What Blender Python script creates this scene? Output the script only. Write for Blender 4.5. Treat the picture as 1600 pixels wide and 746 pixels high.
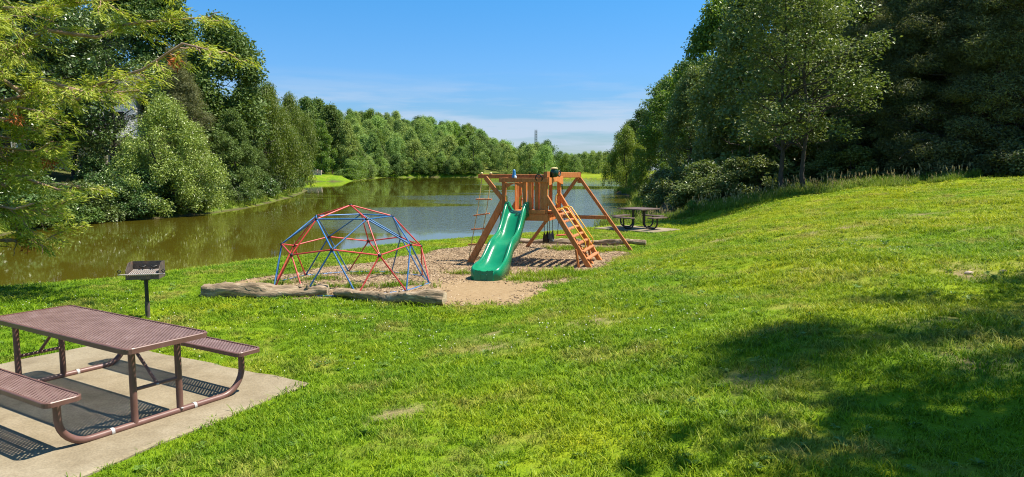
import bpy, math, random
import numpy as np
from mathutils import Vector, Matrix

# ------------------------------------------------------------------ camera, sky, sun, exposure
for o in list(bpy.data.objects): bpy.data.objects.remove(o)
SC = bpy.context.scene
COL = SC.collection
R = math.radians
CAMZ = 2.24
cam_data = bpy.data.cameras.new('camera'); cam_data.sensor_width = 36.0; cam_data.lens = 36.0*1081/1600
cam_data.clip_start = 0.05; cam_data.clip_end = 6000
cam = bpy.data.objects.new('camera', cam_data); COL.objects.link(cam)
cam.location = (0, 0, CAMZ); cam.rotation_euler = (R(90) - math.atan(108/1081), 0, 0)
SC.camera = cam

SUN_DIR = Vector((0.53, 0.045, 1.0)).normalized()          # from the ground towards the sun
SUN_EL = math.asin(SUN_DIR.z); SUN_AZ = math.atan2(SUN_DIR.x, SUN_DIR.y)
W = bpy.data.worlds.new('World'); SC.world = W; W.use_nodes = True
wn = W.node_tree.nodes; wl = W.node_tree.links
for n in list(wn): wn.remove(n)
wout = wn.new('ShaderNodeOutputWorld'); wbg = wn.new('ShaderNodeBackground'); wbg.inputs['Strength'].default_value = 0.088
sky = wn.new('ShaderNodeTexSky'); sky.sky_type = 'NISHITA'; sky.sun_disc = False
sky.sun_elevation = SUN_EL; sky.sun_rotation = SUN_AZ
sky.altitude = 300; sky.air_density = 1.0; sky.dust_density = 0.3; sky.ozone_density = 1.6
wtc = wn.new('ShaderNodeTexCoord'); wsep = wn.new('ShaderNodeSeparateXYZ'); wl.new(wtc.outputs['Generated'], wsep.inputs[0])
wmap = wn.new('ShaderNodeMapping'); wmap.inputs['Scale'].default_value = (2.6, 2.6, 26.0); wmap.inputs['Location'].default_value = (0.35, 0.2, 0.0)
wl.new(wtc.outputs['Generated'], wmap.inputs[0])
wno = wn.new('ShaderNodeTexNoise'); wno.inputs['Scale'].default_value = 1.5; wno.inputs['Detail'].default_value = 6; wno.inputs['Roughness'].default_value = 0.55
wl.new(wmap.outputs[0], wno.inputs['Vector'])
wr1 = wn.new('ShaderNodeMapRange'); wr1.inputs['From Min'].default_value = 0.46; wr1.inputs['From Max'].default_value = 0.60; wr1.inputs['To Max'].default_value = 0.75
wl.new(wno.outputs['Fac'], wr1.inputs['Value'])
wr2 = wn.new('ShaderNodeMapRange'); wr2.inputs['From Min'].default_value = 0.14; wr2.inputs['From Max'].default_value = 0.06   # low streaky cloud only
wl.new(wsep.outputs['Z'], wr2.inputs['Value'])
wmul = wn.new('ShaderNodeMath'); wmul.operation = 'MULTIPLY'; wl.new(wr1.outputs[0], wmul.inputs[0]); wl.new(wr2.outputs[0], wmul.inputs[1])
wmix = wn.new('ShaderNodeMixRGB'); wmix.inputs['Color2'].default_value = (3.8, 4.5, 5.6, 1)
wbal = wn.new('ShaderNodeValToRGB')                        # the clear, deep blue of the day: less glare low down
wre = wbal.color_ramp.elements
wre[0].position = 0.03; wre[0].color = (0.43, 0.54, 0.71, 1); wre[1].position = 0.65; wre[1].color = (0.62, 1.0, 1.10, 1)
wmid = wre.new(0.14); wmid.color = (0.39, 0.70, 1.0, 1); wmid = wre.new(0.30); wmid.color = (0.25, 0.84, 1.18, 1)
wl.new(wsep.outputs['Z'], wbal.inputs[0])
wgam = wn.new('ShaderNodeMixRGB'); wgam.blend_type = 'MULTIPLY'; wgam.inputs['Fac'].default_value = 1.0
wl.new(sky.outputs[0], wgam.inputs['Color1']); wl.new(wbal.outputs[0], wgam.inputs['Color2'])
wl.new(wmul.outputs[0], wmix.inputs['Fac']); wl.new(wgam.outputs[0], wmix.inputs['Color1'])
wl.new(wmix.outputs[0], wbg.inputs['Color']); wl.new(wbg.outputs[0], wout.inputs['Surface'])

sd = bpy.data.lights.new('sun', 'SUN'); sd.energy = 5.0; sd.angle = R(0.53); sd.color = (1.0, 0.93, 0.80)
so = bpy.data.objects.new('sun', sd); COL.objects.link(so); so.location = SUN_DIR*60
so.rotation_euler = SUN_DIR.to_track_quat('Z', 'Y').to_euler()
SC.view_settings.view_transform = 'Standard'; SC.view_settings.look = 'None'
SC.view_settings.exposure = 0.85; SC.view_settings.gamma = 1.0; SC.view_settings.use_curve_mapping = False
SC.render.engine = 'CYCLES'
SC.cycles.use_denoising = True; SC.cycles.denoising_prefilter = 'NONE'; SC.cycles.filter_width = 1.1; SC.cycles.max_bounces = 6; SC.cycles.transmission_bounces = 4; SC.cycles.diffuse_bounces = 3
SC.cycles.glossy_bounces = 3; SC.cycles.transparent_max_bounces = 6
SC.cycles.sample_clamp_indirect = 6.0; SC.cycles.caustics_reflective = False; SC.cycles.caustics_refractive = False

# ------------------------------------------------------------------ terrain maths (metres; camera stands at x=0 y=0)
#TERRAIN-BEGIN
WATER = -0.6
LAKE = np.array([(-60,-6),(-34,8),(-22,12),(-12.3,16.4),(-10.6,17.6),(-9.3,19.9),(-7.4,22.3),(-5.6,24.8),(-2.5,27.4),(0.3,29.6),(3.2,32.3),
 (5.6,37.5),(7.6,45),(9.2,55),(11.6,66),(12.6,74),(12.3,84),(16,98),(18,110),(19.5,128),(24,155),(29,190),(31,212),(20,226),(5,240),(-12,252),(-30,254),(-45,246),
 (-44,215),(-41.0,192),(-38.8,176),(-39.5,165),(-46,162.5),(-56,162),(-50,146),(-40,124),(-27.8,93),(-23.2,73),(-21.0,60),(-19.6,50.5),(-19.8,43.5),
 (-21,39.5),(-23.2,36.5),(-23,32),(-21.8,28.5),(-27,25),(-40,20),(-70,10)], float)
def lake_distance(x, y):
    """signed distance to the shoreline: negative over the water"""
    x = np.asarray(x, float); y = np.asarray(y, float)
    d2 = np.full(x.shape, 1e12); inside = np.zeros(x.shape, bool)
    n = len(LAKE)
    for i in range(n):
        ax, ay = LAKE[i]; bx, by = LAKE[(i+1) % n]
        ex, ey = bx-ax, by-ay
        t = np.clip(((x-ax)*ex + (y-ay)*ey)/(ex*ex+ey*ey), 0, 1)
        d2 = np.minimum(d2, (x-ax-t*ex)**2 + (y-ay-t*ey)**2)
        c = ((ay > y) != (by > y)) & (x < (bx-ax)*(y-ay)/(by-ay+1e-12)+ax)
        inside ^= c
    d = np.sqrt(d2)
    return np.where(inside, -d, d)
def sstep(a, b, v):
    t = np.clip((v-a)/(b-a), 0, 1); return t*t*(3-2*t)
def wob(x, y):
    return (0.035*np.sin(1.3*x+0.7*y)+0.03*np.sin(0.9*y-1.7*x+1.0)+0.02*np.sin(2.9*x+2.1*y+2.0))
def land(x, y):
    x = np.asarray(x, float); y = np.asarray(y, float)
    yc = np.clip(y, -20, 28)
    u = np.maximum(x - (-3 + 0.45*(yc-5)), 0)
    L = 13.4 + (4.8-13.4)*np.clip(yc, 0, 28)/28
    u2 = u*u/(u+0.5)
    near = 2.15*(1-np.exp(-u2/L)) + wob(x, y)*sstep(0, 3, u)
    near = near + 0.10*np.maximum(x-16, 0)*sstep(8, 30, x)
    d = lake_distance(x, y)
    left = np.clip(0.16*np.maximum(d-1, 0), 0, 4.5)
    ridge = np.interp(x*350/np.maximum(y, 200), [-300, -77, -48, -32, -19, -6.5, 6.5, 30], [21, 19.5, 16, 14, 10.5, 4, 0.5, 0])
    far = 0.15 + 0.02*np.clip(d, 0, 40) + ridge*sstep(240, 352, y)*sstep(700, 420, y) + 6*np.exp(-(((x+120)/50.)**2 + ((y-200)/70.)**2))
    wl_ = sstep(-15, -20, x)*sstep(18, 26, y)*sstep(140, 90, y)
    wf = sstep(60, 130, y)
    h = near*(1-wl_) + left*wl_
    h = h*(1-wf) + far*wf
    w = 5.0 - 3.0*wl_ - 1.0*wf
    t = sstep(-1.2, 1.0, d/np.maximum(w, .1)*1.0)
    t = np.clip((d+1.0)/(w+1.0), 0, 1); t = t*t*(3-2*t)
    return np.where(d < -1, WATER-0.5 + 0*h, (WATER-0.14)*(1-t) + h*t)
#TERRAIN-END
def gz(x, y): return float(land(np.array([x]), np.array([y]))[0])
# ------------------------------------------------------------------ helpers
def tag(o, label=None, cat=None, group=None, kind=None):
    if label: o['label'] = label
    if cat: o['category'] = cat
    if group: o['group'] = group
    if kind: o['kind'] = kind
    return o
def empty(name, loc=(0, 0, 0), rz=0.0):
    e = bpy.data.objects.new(name, None); COL.objects.link(e); e.location = loc; e.rotation_euler = (0, 0, rz); e.empty_display_size = 0.2
    return e
def link(name, mesh, parent=None, mat=None):
    o = bpy.data.objects.new(name, mesh); COL.objects.link(o)
    if parent is not None: o.parent = parent
    if mat is not None and len(mesh.materials) == 0: mesh.materials.append(mat)
    return o
def np_mesh(name, V, Fq, smooth=False):
    """mesh from numpy vertices and an (n,k) face array"""
    me = bpy.data.meshes.new(name); V = np.asarray(V, np.float32); Fq = np.asarray(Fq, np.int32)
    k = Fq.shape[1]
    me.vertices.add(len(V)); me.vertices.foreach_set('co', V.ravel())
    me.loops.add(Fq.size); me.loops.foreach_set('vertex_index', Fq.ravel())
    me.polygons.add(len(Fq)); me.polygons.foreach_set('loop_start', np.arange(0, Fq.size, k, dtype=np.int32))
    me.polygons.foreach_set('use_smooth', np.full(len(Fq), smooth, bool))
    me.update(calc_edges=True)
    return me
class MB:
    """collects shapes for ONE mesh object"""
    def __init__(s): s.v = []; s.f = []; s.sm = []
    def add(s, vs, fs, smooth=False):
        b = len(s.v); s.v += [tuple(v) for v in vs]; s.f += [tuple(i+b for i in f) for f in fs]; s.sm += [smooth]*len(fs)
    def box(s, c, size, rz=0.0, bev=0.0):
        hx, hy, hz = [d/2 for d in size]; ca, sa = math.cos(rz), math.sin(rz)
        vs = []
        for z in (-hz, hz):
            for x, y in ((-hx, -hy), (hx, -hy), (hx, hy), (-hx, hy)):
                vs.append((c[0]+x*ca-y*sa, c[1]+x*sa+y*ca, c[2]+z))
        s.add(vs, [(3, 2, 1, 0), (4, 5, 6, 7), (0, 1, 5, 4), (1, 2, 6, 5), (2, 3, 7, 6), (3, 0, 4, 7)])
    def bar(s, p, q, w, h, up=(0, 0, 1), ch=0.0):
        """a beam from p to q: w across, h along up; ch = chamfer of the long edges"""
        p = Vector(p); q = Vector(q); d = (q-p).normalized(); up = Vector(up)
        a = d.cross(up)
        if a.length < 1e-4: a = d.cross(Vector((1, 0, 0)))
        a.normalize(); b = a.cross(d).normalized()
        if ch > 0:
            sec = [(-w/2+ch, -h/2), (w/2-ch, -h/2), (w/2, -h/2+ch), (w/2, h/2-ch), (w/2-ch, h/2), (-w/2+ch, h/2), (-w/2, h/2-ch), (-w/2, -h/2+ch)]
        else: sec = [(-w/2, -h/2), (w/2, -h/2), (w/2, h/2), (-w/2, h/2)]
        n = len(sec); vs = [p+a*x+b*y for x, y in sec]+[q+a*x+b*y for x, y in sec]
        fs = [(i, (i+1) % n, n+(i+1) % n, n+i) for i in range(n)]+[tuple(range(n-1, -1, -1)), tuple(range(n, 2*n))]
        s.add(vs, fs)
    def tube(s, pts, r, seg=8, cap=True, closed=False):
        pts = [Vector(p) for p in pts]; n = len(pts); rr = r if isinstance(r, (list, tuple, np.ndarray)) else [r]*n
        vs = []; prev = None
        for i, p in enumerate(pts):
            if closed: t = pts[(i+1) % n]-pts[i-1]
            else: t = pts[min(i+1, n-1)]-pts[max(i-1, 0)]
            t.normalize()
            if prev is None:
                a = t.cross(Vector((0, 0, 1)))
                if a.length < 1e-3: a = t.cross(Vector((1, 0, 0)))
            else: a = prev-t*prev.dot(t)
            a.normalize(); prev = a; b = t.cross(a)
            for k in range(seg):
                an = 2*math.pi*k/seg; vs.append(p+(a*math.cos(an)+b*math.sin(an))*rr[i])
        fs = []
        for i in range(n if closed else n-1):
            j = (i+1) % n
            for k in range(seg): fs.append((i*seg+k, i*seg+(k+1) % seg, j*seg+(k+1) % seg, j*seg+k))
        s.add(vs, fs, True)
        if cap and not closed: s.add(vs[:seg], [tuple(range(seg-1, -1, -1))]); s.add(vs[-seg:], [tuple(range(seg))])
    def lathe(s, prof, c=(0, 0, 0), seg=16, axis=None):
        vs = []
        for r, z in prof:
            for k in range(seg): an = 2*math.pi*k/seg; vs.append((c[0]+r*math.cos(an), c[1]+r*math.sin(an), c[2]+z))
        fs = [(i*seg+k, i*seg+(k+1) % seg, (i+1)*seg+(k+1) % seg, (i+1)*seg+k) for i in range(len(prof)-1) for k in range(seg)]
        s.add(vs, fs, True)
    def loft(s, rings, closed_ring=True, caps=True, smooth=True):
        n = len(rings[0]); vs = [v for r in rings for v in r]; fs = []
        m = n if closed_ring else n-1
        for i in range(len(rings)-1):
            for k in range(m): fs.append((i*n+k, i*n+(k+1) % n, (i+1)*n+(k+1) % n, (i+1)*n+k))
        s.add(vs, fs, smooth)
        if caps: s.add(rings[0], [tuple(range(n-1, -1, -1))]); s.add(rings[-1], [tuple(range(n))])
    def mesh(s, name):
        me = bpy.data.meshes.new(name); me.from_pydata(s.v, [], s.f); me.polygons.foreach_set('use_smooth', s.sm); me.update(); return me
    def build(s, name, mat, parent=None): return link(name, s.mesh(name), parent, mat)

# ------------------------------------------------------------------ materials
def new_mat(name):
    m = bpy.data.materials.new(name); m.use_nodes = True; nt = m.node_tree
    b = nt.nodes['Principled BSDF']; return m, nt, b
def nd(nt, typ, **kw):
    n = nt.nodes.new(typ)
    for k, v in kw.items():
        if k.startswith('i_'):
            key = k[2:].replace('_', ' '); n.inputs[key].default_value = v
        else: setattr(n, k, v)
    return n
def ramp(nt, stops):
    r = nt.nodes.new('ShaderNodeValToRGB'); el = r.color_ramp.elements
    el[0].position, el[0].color = stops[0][0], (*stops[0][1], 1)
    el[1].position, el[1].color = stops[-1][0], (*stops[-1][1], 1)
    for p, c in stops[1:-1]: e = el.new(p); e.color = (*c, 1)
    return r
def noisy(name, c1, c2, scale=6.0, rough=0.6, detail=5, coord='Object', stretch=None, bump=0.0, bscale=None, spec=0.5, metallic=0.0, c3=None, p3=0.8):
    m, nt, b = new_mat(name); L = nt.links.new
    tc = nd(nt, 'ShaderNodeTexCoord'); mp = nd(nt, 'ShaderNodeMapping')
    if stretch: mp.inputs['Scale'].default_value = stretch
    L(tc.outputs[coord], mp.inputs[0])
    no = nd(nt, 'ShaderNodeTexNoise', i_Scale=scale, i_Detail=detail, i_Roughness=0.6); L(mp.outputs[0], no.inputs['Vector'])
    stops = [(0.3, c1), (0.7, c2)]
    if c3: stops = [(0.28, c1), (0.55, c2), (p3, c3)]
    rp = ramp(nt, stops); L(no.outputs['Fac'], rp.inputs[0]); L(rp.outputs[0], b.inputs['Base Color'])
    b.inputs['Roughness'].default_value = rough; b.inputs['Metallic'].default_value = metallic; b.inputs['Specular IOR Level'].default_value = spec
    if bump:
        n2 = nd(nt, 'ShaderNodeTexNoise', i_Scale=bscale or scale*4, i_Detail=4); L(mp.outputs[0], n2.inputs['Vector'])
        bp = nd(nt, 'ShaderNodeBump', i_Strength=bump, i_Distance=0.02); L(n2.outputs['Fac'], bp.inputs['Height']); L(bp.outputs[0], b.inputs['Normal'])
    return m
M = {}
M['cedar_wood'] = noisy('cedar_wood', (0.40, 0.115, 0.028), (0.60, 0.205, 0.05), 5, 0.62, detail=8, stretch=(6, 6, 1.2), bump=0.25, bscale=30, c3=(0.56, 0.28, 0.13), p3=0.80)
M['rung_wood'] = noisy('rung_wood', (0.42, 0.14, 0.05), (0.56, 0.22, 0.09), 6, 0.62, stretch=(3, 3, 3))
M['slide_plastic'] = noisy('slide_plastic', (0.002, 0.175, 0.078), (0.004, 0.215, 0.10), 3.0, 0.27, spec=0.5, bump=0.03, bscale=9, c3=(0.022, 0.24, 0.125), p3=0.78)
M['yellow_paint'] = noisy('yellow_paint', (0.72, 0.42, 0.03), (0.80, 0.50, 0.06), 8, 0.4)
M['rope'] = noisy('rope', (0.55, 0.42, 0.16), (0.66, 0.52, 0.24), 30, 0.9)
M['red_paint'] = noisy('red_paint', (0.45, 0.028, 0.028), (0.60, 0.06, 0.05), 7, 0.42, c3=(0.62, 0.15, 0.12), p3=0.78)
M['blue_paint'] = noisy('blue_paint', (0.02, 0.10, 0.30), (0.035, 0.17, 0.42), 7, 0.42, c3=(0.14, 0.27, 0.46), p3=0.78)
M['black_steel'] = noisy('black_steel', (0.010, 0.010, 0.011), (0.028, 0.026, 0.024), 9, 0.5)
M['brown_coating'] = noisy('brown_coating', (0.135, 0.065, 0.052), (0.170, 0.085, 0.070), 9, 0.40, c3=(0.21, 0.12, 0.10), p3=0.82)
M['sky_sheen_coating'] = noisy('sky_sheen_coating', (0.165, 0.098, 0.086), (0.225, 0.14, 0.125), 7, 0.40, c3=(0.30, 0.205, 0.19), p3=0.78)  # brown coating made paler: sky reflection on tabletop and benches painted into the colour
M['dark_coating'] = noisy('dark_coating', (0.020, 0.014, 0.013), (0.040, 0.026, 0.024), 9, 0.45)
M['dull_brown'] = noisy('dull_brown', (0.10, 0.062, 0.048), (0.16, 0.105, 0.085), 9, 0.6)
M['zinc'] = noisy('zinc', (0.42, 0.41, 0.40), (0.62, 0.60, 0.58), 20, 0.5, metallic=0.2)
M['rust_steel'] = noisy('rust_steel', (0.045, 0.035, 0.030), (0.11, 0.085, 0.07), 14, 0.7, c3=(0.22, 0.11, 0.06), p3=0.75, bump=0.1)
M['grate_steel'] = noisy('grate_steel', (0.25, 0.22, 0.20), (0.42, 0.38, 0.35), 14, 0.5, c3=(0.35, 0.13, 0.08), p3=0.8)
M['log_wood'] = noisy('log_wood', (0.06, 0.04, 0.022), (0.33, 0.24, 0.15), 3.0, 0.9, detail=9, stretch=(1.1, 6, 6), bump=0.9, bscale=6, c3=(0.50, 0.40, 0.285), p3=0.70)
M['log_end'] = noisy('log_end', (0.34, 0.26, 0.17), (0.50, 0.40, 0.27), 9, 0.9, bump=0.3)
M['bark'] = noisy('bark', (0.035, 0.027, 0.02), (0.095, 0.075, 0.058), 5, 0.9, detail=8, stretch=(3, 3, 0.6), bump=0.6, bscale=14)
M['pink_bark'] = noisy('pink_bark', (0.22, 0.13, 0.085), (0.42, 0.28, 0.20), 5, 0.85, detail=6, bump=0.4, bscale=16)
M['house_white'] = noisy('house_white', (0.70, 0.69, 0.66), (0.80, 0.79, 0.76), 3, 0.7, stretch=(1, 1, 8))
M['house_tan'] = noisy('house_tan', (0.42, 0.35, 0.28), (0.5, 0.43, 0.35), 3, 0.8)
M['roof_shingle'] = noisy('roof_shingle', (0.06, 0.055, 0.05), (0.12, 0.11, 0.10), 12, 0.9)
M['window_glass'] = noisy('window_glass', (0.015, 0.018, 0.02), (0.03, 0.034, 0.037), 2, 0.08)
M['wall_stone'] = noisy('wall_stone', (0.33, 0.25, 0.20), (0.50, 0.40, 0.33), 2.5, 0.9, bump=0.5, bscale=9)
M['mast_steel'] = noisy('mast_steel', (0.14, 0.15, 0.17), (0.2, 0.21, 0.23), 3, 0.6)
M['toy_blue'] = noisy('toy_blue', (0.03, 0.16, 0.40), (0.05, 0.24, 0.5), 6, 0.4)
M['toy_white'] = noisy('toy_white', (0.62, 0.66, 0.70), (0.75, 0.77, 0.8), 6, 0.5)
M['toy_green'] = noisy('toy_green', (0.005, 0.035, 0.022), (0.01, 0.055, 0.035), 6, 0.3)
M['toy_yellow'] = noisy('toy_yellow', (0.75, 0.58, 0.25), (0.8, 0.65, 0.32), 6, 0.5)
M['swing_grey'] = noisy('swing_grey', (0.10, 0.13, 0.16), (0.17, 0.21, 0.25), 6, 0.35)
M['swing_red'] = noisy('swing_red', (0.50, 0.06, 0.02), (0.60, 0.10, 0.03), 6, 0.4)
M['chain'] = noisy('chain', (0.12, 0.12, 0.12), (0.24, 0.24, 0.24), 40, 0.5, metallic=0.6)

def per_object(m, lo, hi):
    """boards cut from different planks: a brightness of their own"""
    nt = m.node_tree; b = nt.nodes['Principled BSDF']; src = b.inputs['Base Color'].links[0].from_socket
    oi = nt.nodes.new('ShaderNodeObjectInfo'); mr = nd(nt, 'ShaderNodeMapRange'); mr.inputs['To Min'].default_value = lo; mr.inputs['To Max'].default_value = hi
    hs = nt.nodes.new('ShaderNodeHueSaturation'); nt.links.new(oi.outputs['Random'], mr.inputs['Value']); nt.links.new(mr.outputs[0], hs.inputs['Value']); nt.links.new(src, hs.inputs['Color']); nt.links.new(hs.outputs[0], b.inputs['Base Color'])
per_object(M['cedar_wood'], 0.72, 1.12); per_object(M['rung_wood'], 0.8, 1.1); per_object(M['red_paint'], 0.8, 1.1); per_object(M['blue_paint'], 0.75, 1.15)
def concrete_mat():
    m, nt, b = new_mat('concrete'); L = nt.links.new
    tc = nd(nt, 'ShaderNodeTexCoord')
    n1 = nd(nt, 'ShaderNodeTexNoise', i_Scale=1.6, i_Detail=8, i_Roughness=0.62); n2 = nd(nt, 'ShaderNodeTexNoise', i_Scale=55.0, i_Detail=3); n3 = nd(nt, 'ShaderNodeTexVoronoi', i_Scale=120.0)
    for n in (n1, n2, n3): L(tc.outputs['Object'], n.inputs['Vector'])
    r1 = ramp(nt, [(0.30, (0.155, 0.118, 0.07)), (0.47, (0.255, 0.205, 0.13)), (0.72, (0.34, 0.285, 0.195))]); L(n1.outputs['Fac'], r1.inputs[0])
    r2 = ramp(nt, [(0.30, (0.70, 0.69, 0.67)), (0.65, (1.0, 1.0, 1.0))]); L(n2.outputs['Fac'], r2.inputs[0])
    mx = nd(nt, 'ShaderNodeMixRGB', blend_type='MULTIPLY'); mx.inputs['Fac'].default_value = 0.8
    L(r1.outputs[0], mx.inputs['Color1']); L(r2.outputs[0], mx.inputs['Color2']); L(mx.outputs[0], b.inputs['Base Color'])
    b.inputs['Roughness'].default_value = 0.92
    bp = nd(nt, 'ShaderNodeBump', i_Strength=0.35, i_Distance=0.01); L(n2.outputs['Fac'], bp.inputs['Height']); L(bp.outputs[0], b.inputs['Normal'])
    return m
M['concrete'] = concrete_mat()

def lawn_group():
    """world-space tint shared by the lawn sheet and its blades: lush green, yellow-green and straw patches"""
    g = bpy.data.node_groups.new('lawn_tint', 'ShaderNodeTree'); L = g.links.new
    g.interface.new_socket('Color', in_out='OUTPUT', socket_type='NodeSocketColor')
    g.interface.new_socket('Dry', in_out='OUTPUT', socket_type='NodeSocketFloat')
    out = g.nodes.new('NodeGroupOutput'); ge = g.nodes.new('ShaderNodeNewGeometry')
    n1 = nd(g, 'ShaderNodeTexNoise', i_Scale=0.33, i_Detail=5, i_Roughness=0.62); n2 = nd(g, 'ShaderNodeTexNoise', i_Scale=1.9, i_Detail=5, i_Roughness=0.65); n3 = nd(g, 'ShaderNodeTexNoise', i_Scale=0.85, i_Detail=5, i_Roughness=0.7)
    sp = g.nodes.new('ShaderNodeSeparateXYZ'); L(ge.outputs['Position'], sp.inputs[0])
    cb = g.nodes.new('ShaderNodeCombineXYZ'); L(sp.outputs['X'], cb.inputs['X']); L(sp.outputs['Y'], cb.inputs['Y'])
    for n in (n1, n2, n3): L(cb.outputs[0], n.inputs['Vector'])
    mx_ = nd(g, 'ShaderNodeMapRange'); mx_.inputs['From Min'].default_value = -4.0; mx_.inputs['From Max'].default_value = 11.0; mx_.inputs['To Min'].default_value = -0.04; mx_.inputs['To Max'].default_value = 0.13; L(sp.outputs['X'], mx_.inputs['Value'])
    ad_ = nd(g, 'ShaderNodeMath', operation='ADD'); L(n1.outputs['Fac'], ad_.inputs[0]); L(mx_.outputs[0], ad_.inputs[1])
    r1 = ramp(g, [(0.34, (0.135, 0.262, 0.010)), (0.50, (0.200, 0.325, 0.010)), (0.66, (0.300, 0.370, 0.012))]); L(ad_.outputs[0], r1.inputs[0])
    r2 = ramp(g, [(0.28, (0.62, 0.72, 0.70)), (0.5, (1, 1, 1)), (0.74, (1.30, 1.16, 1.2))]); L(n2.outputs['Fac'], r2.inputs[0])
    mx = nd(g, 'ShaderNodeMixRGB', blend_type='MULTIPLY'); mx.inputs['Fac'].default_value = 1.0; L(r1.outputs[0], mx.inputs['Color1']); L(r2.outputs[0], mx.inputs['Color2'])
    mr = nd(g, 'ShaderNodeMapRange'); mr.inputs['From Min'].default_value = 0.51; mr.inputs['From Max'].default_value = 0.71; L(n3.outputs['Fac'], mr.inputs['Value'])
    m2 = nd(g, 'ShaderNodeMixRGB'); m2.inputs['Color2'].default_value = (0.36, 0.33, 0.07, 1); L(mr.outputs[0], m2.inputs['Fac']); L(mx.outputs[0], m2.inputs['Color1'])
    L(m2.outputs[0], out.inputs['Color']); L(mr.outputs[0], out.inputs['Dry'])
    return g
LAWN = lawn_group()
def ground_mat():
    m, nt, b = new_mat('ground'); L = nt.links.new
    gr = nt.nodes.new('ShaderNodeGroup'); gr.node_tree = LAWN
    ge = nt.nodes.new('ShaderNodeNewGeometry')
    n1 = nd(nt, 'ShaderNodeTexNoise', i_Scale=9.0, i_Detail=7, i_Roughness=0.7); L(ge.outputs['Position'], n1.inputs['Vector'])
    soil = ramp(nt, [(0.3, (0.11, 0.085, 0.04)), (0.7, (0.36, 0.27, 0.15))]); L(n1.outputs['Fac'], soil.inputs[0])
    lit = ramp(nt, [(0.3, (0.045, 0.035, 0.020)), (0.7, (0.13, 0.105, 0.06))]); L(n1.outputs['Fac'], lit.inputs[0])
    ab = nd(nt, 'ShaderNodeAttribute', attribute_name='bare'); af = nd(nt, 'ShaderNodeAttribute', attribute_name='litter')
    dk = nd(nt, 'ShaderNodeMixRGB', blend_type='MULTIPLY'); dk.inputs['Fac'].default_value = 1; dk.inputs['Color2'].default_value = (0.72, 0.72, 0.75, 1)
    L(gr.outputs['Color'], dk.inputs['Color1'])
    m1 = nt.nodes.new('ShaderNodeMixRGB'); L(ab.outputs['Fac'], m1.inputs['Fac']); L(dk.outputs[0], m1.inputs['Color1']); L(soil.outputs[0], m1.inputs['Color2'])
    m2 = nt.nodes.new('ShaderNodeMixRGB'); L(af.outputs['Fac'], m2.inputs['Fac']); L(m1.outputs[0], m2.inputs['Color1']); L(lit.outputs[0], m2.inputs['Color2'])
    L(m2.outputs[0], b.inputs['Base Color']); b.inputs['Roughness'].default_value = 0.95; b.inputs['Specular IOR Level'].default_value = 0.1
    n4 = nd(nt, 'ShaderNodeTexNoise', i_Scale=45.0, i_Detail=4); L(ge.outputs['Position'], n4.inputs['Vector'])
    bp = nd(nt, 'ShaderNodeBump', i_Strength=0.8, i_Distance=0.03); L(n4.outputs['Fac'], bp.inputs['Height']); L(bp.outputs[0], b.inputs['Normal'])
    return m
M['ground'] = ground_mat()
def blade_mat(name, own=None, trans=0.35):
    m, nt, b = new_mat(name); L = nt.links.new; out = nt.nodes['Material Output']
    ge = nt.nodes.new('ShaderNodeNewGeometry')
    var = ramp(nt, [(0.0, (0.42, 0.52, 0.45)), (0.45, (0.95, 0.97, 1)), (0.86, (1.25, 1.15, 1.3)), (1.0, (1.9, 1.45, 2.4))]); L(ge.outputs['Random Per Island'], var.inputs[0])
    mx = nd(nt, 'ShaderNodeMixRGB', blend_type='MULTIPLY'); mx.inputs['Fac'].default_value = 1
    if own is None:
        gr = nt.nodes.new('ShaderNodeGroup'); gr.node_tree = LAWN; L(gr.outputs['Color'], mx.inputs['Color1'])
    else:
        rr = ramp(nt, own); n1 = nd(nt, 'ShaderNodeTexNoise', i_Scale=0.8, i_Detail=4); L(ge.outputs['Position'], n1.inputs['Vector']); L(n1.outputs['Fac'], rr.inputs[0]); L(rr.outputs[0], mx.inputs['Color1'])
    L(var.outputs[0], mx.inputs['Color2'])
    L(mx.outputs[0], b.inputs['Base Color']); b.inputs['Roughness'].default_value = 0.5; b.inputs['Specular IOR Level'].default_value = 0.15
    tr = nt.nodes.new('ShaderNodeBsdfTranslucent'); L(mx.outputs[0], tr.inputs['Color'])
    ms = nt.nodes.new('ShaderNodeMixShader'); ms.inputs[0].default_value = trans; L(b.outputs[0], ms.inputs[1]); L(tr.outputs[0], ms.inputs[2]); L(ms.outputs[0], out.inputs['Surface'])
    return m
M['blade'] = blade_mat('grass_blade')
M['weed'] = blade_mat('weed_blade', [(0.35, (0.17, 0.27, 0.025)), (0.58, (0.25, 0.33, 0.04)), (0.78, (0.36, 0.34, 0.09))])
M['seed'] = blade_mat('seed_head', [(0.3, (0.40, 0.34, 0.13)), (0.7, (0.52, 0.43, 0.20))])
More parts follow.
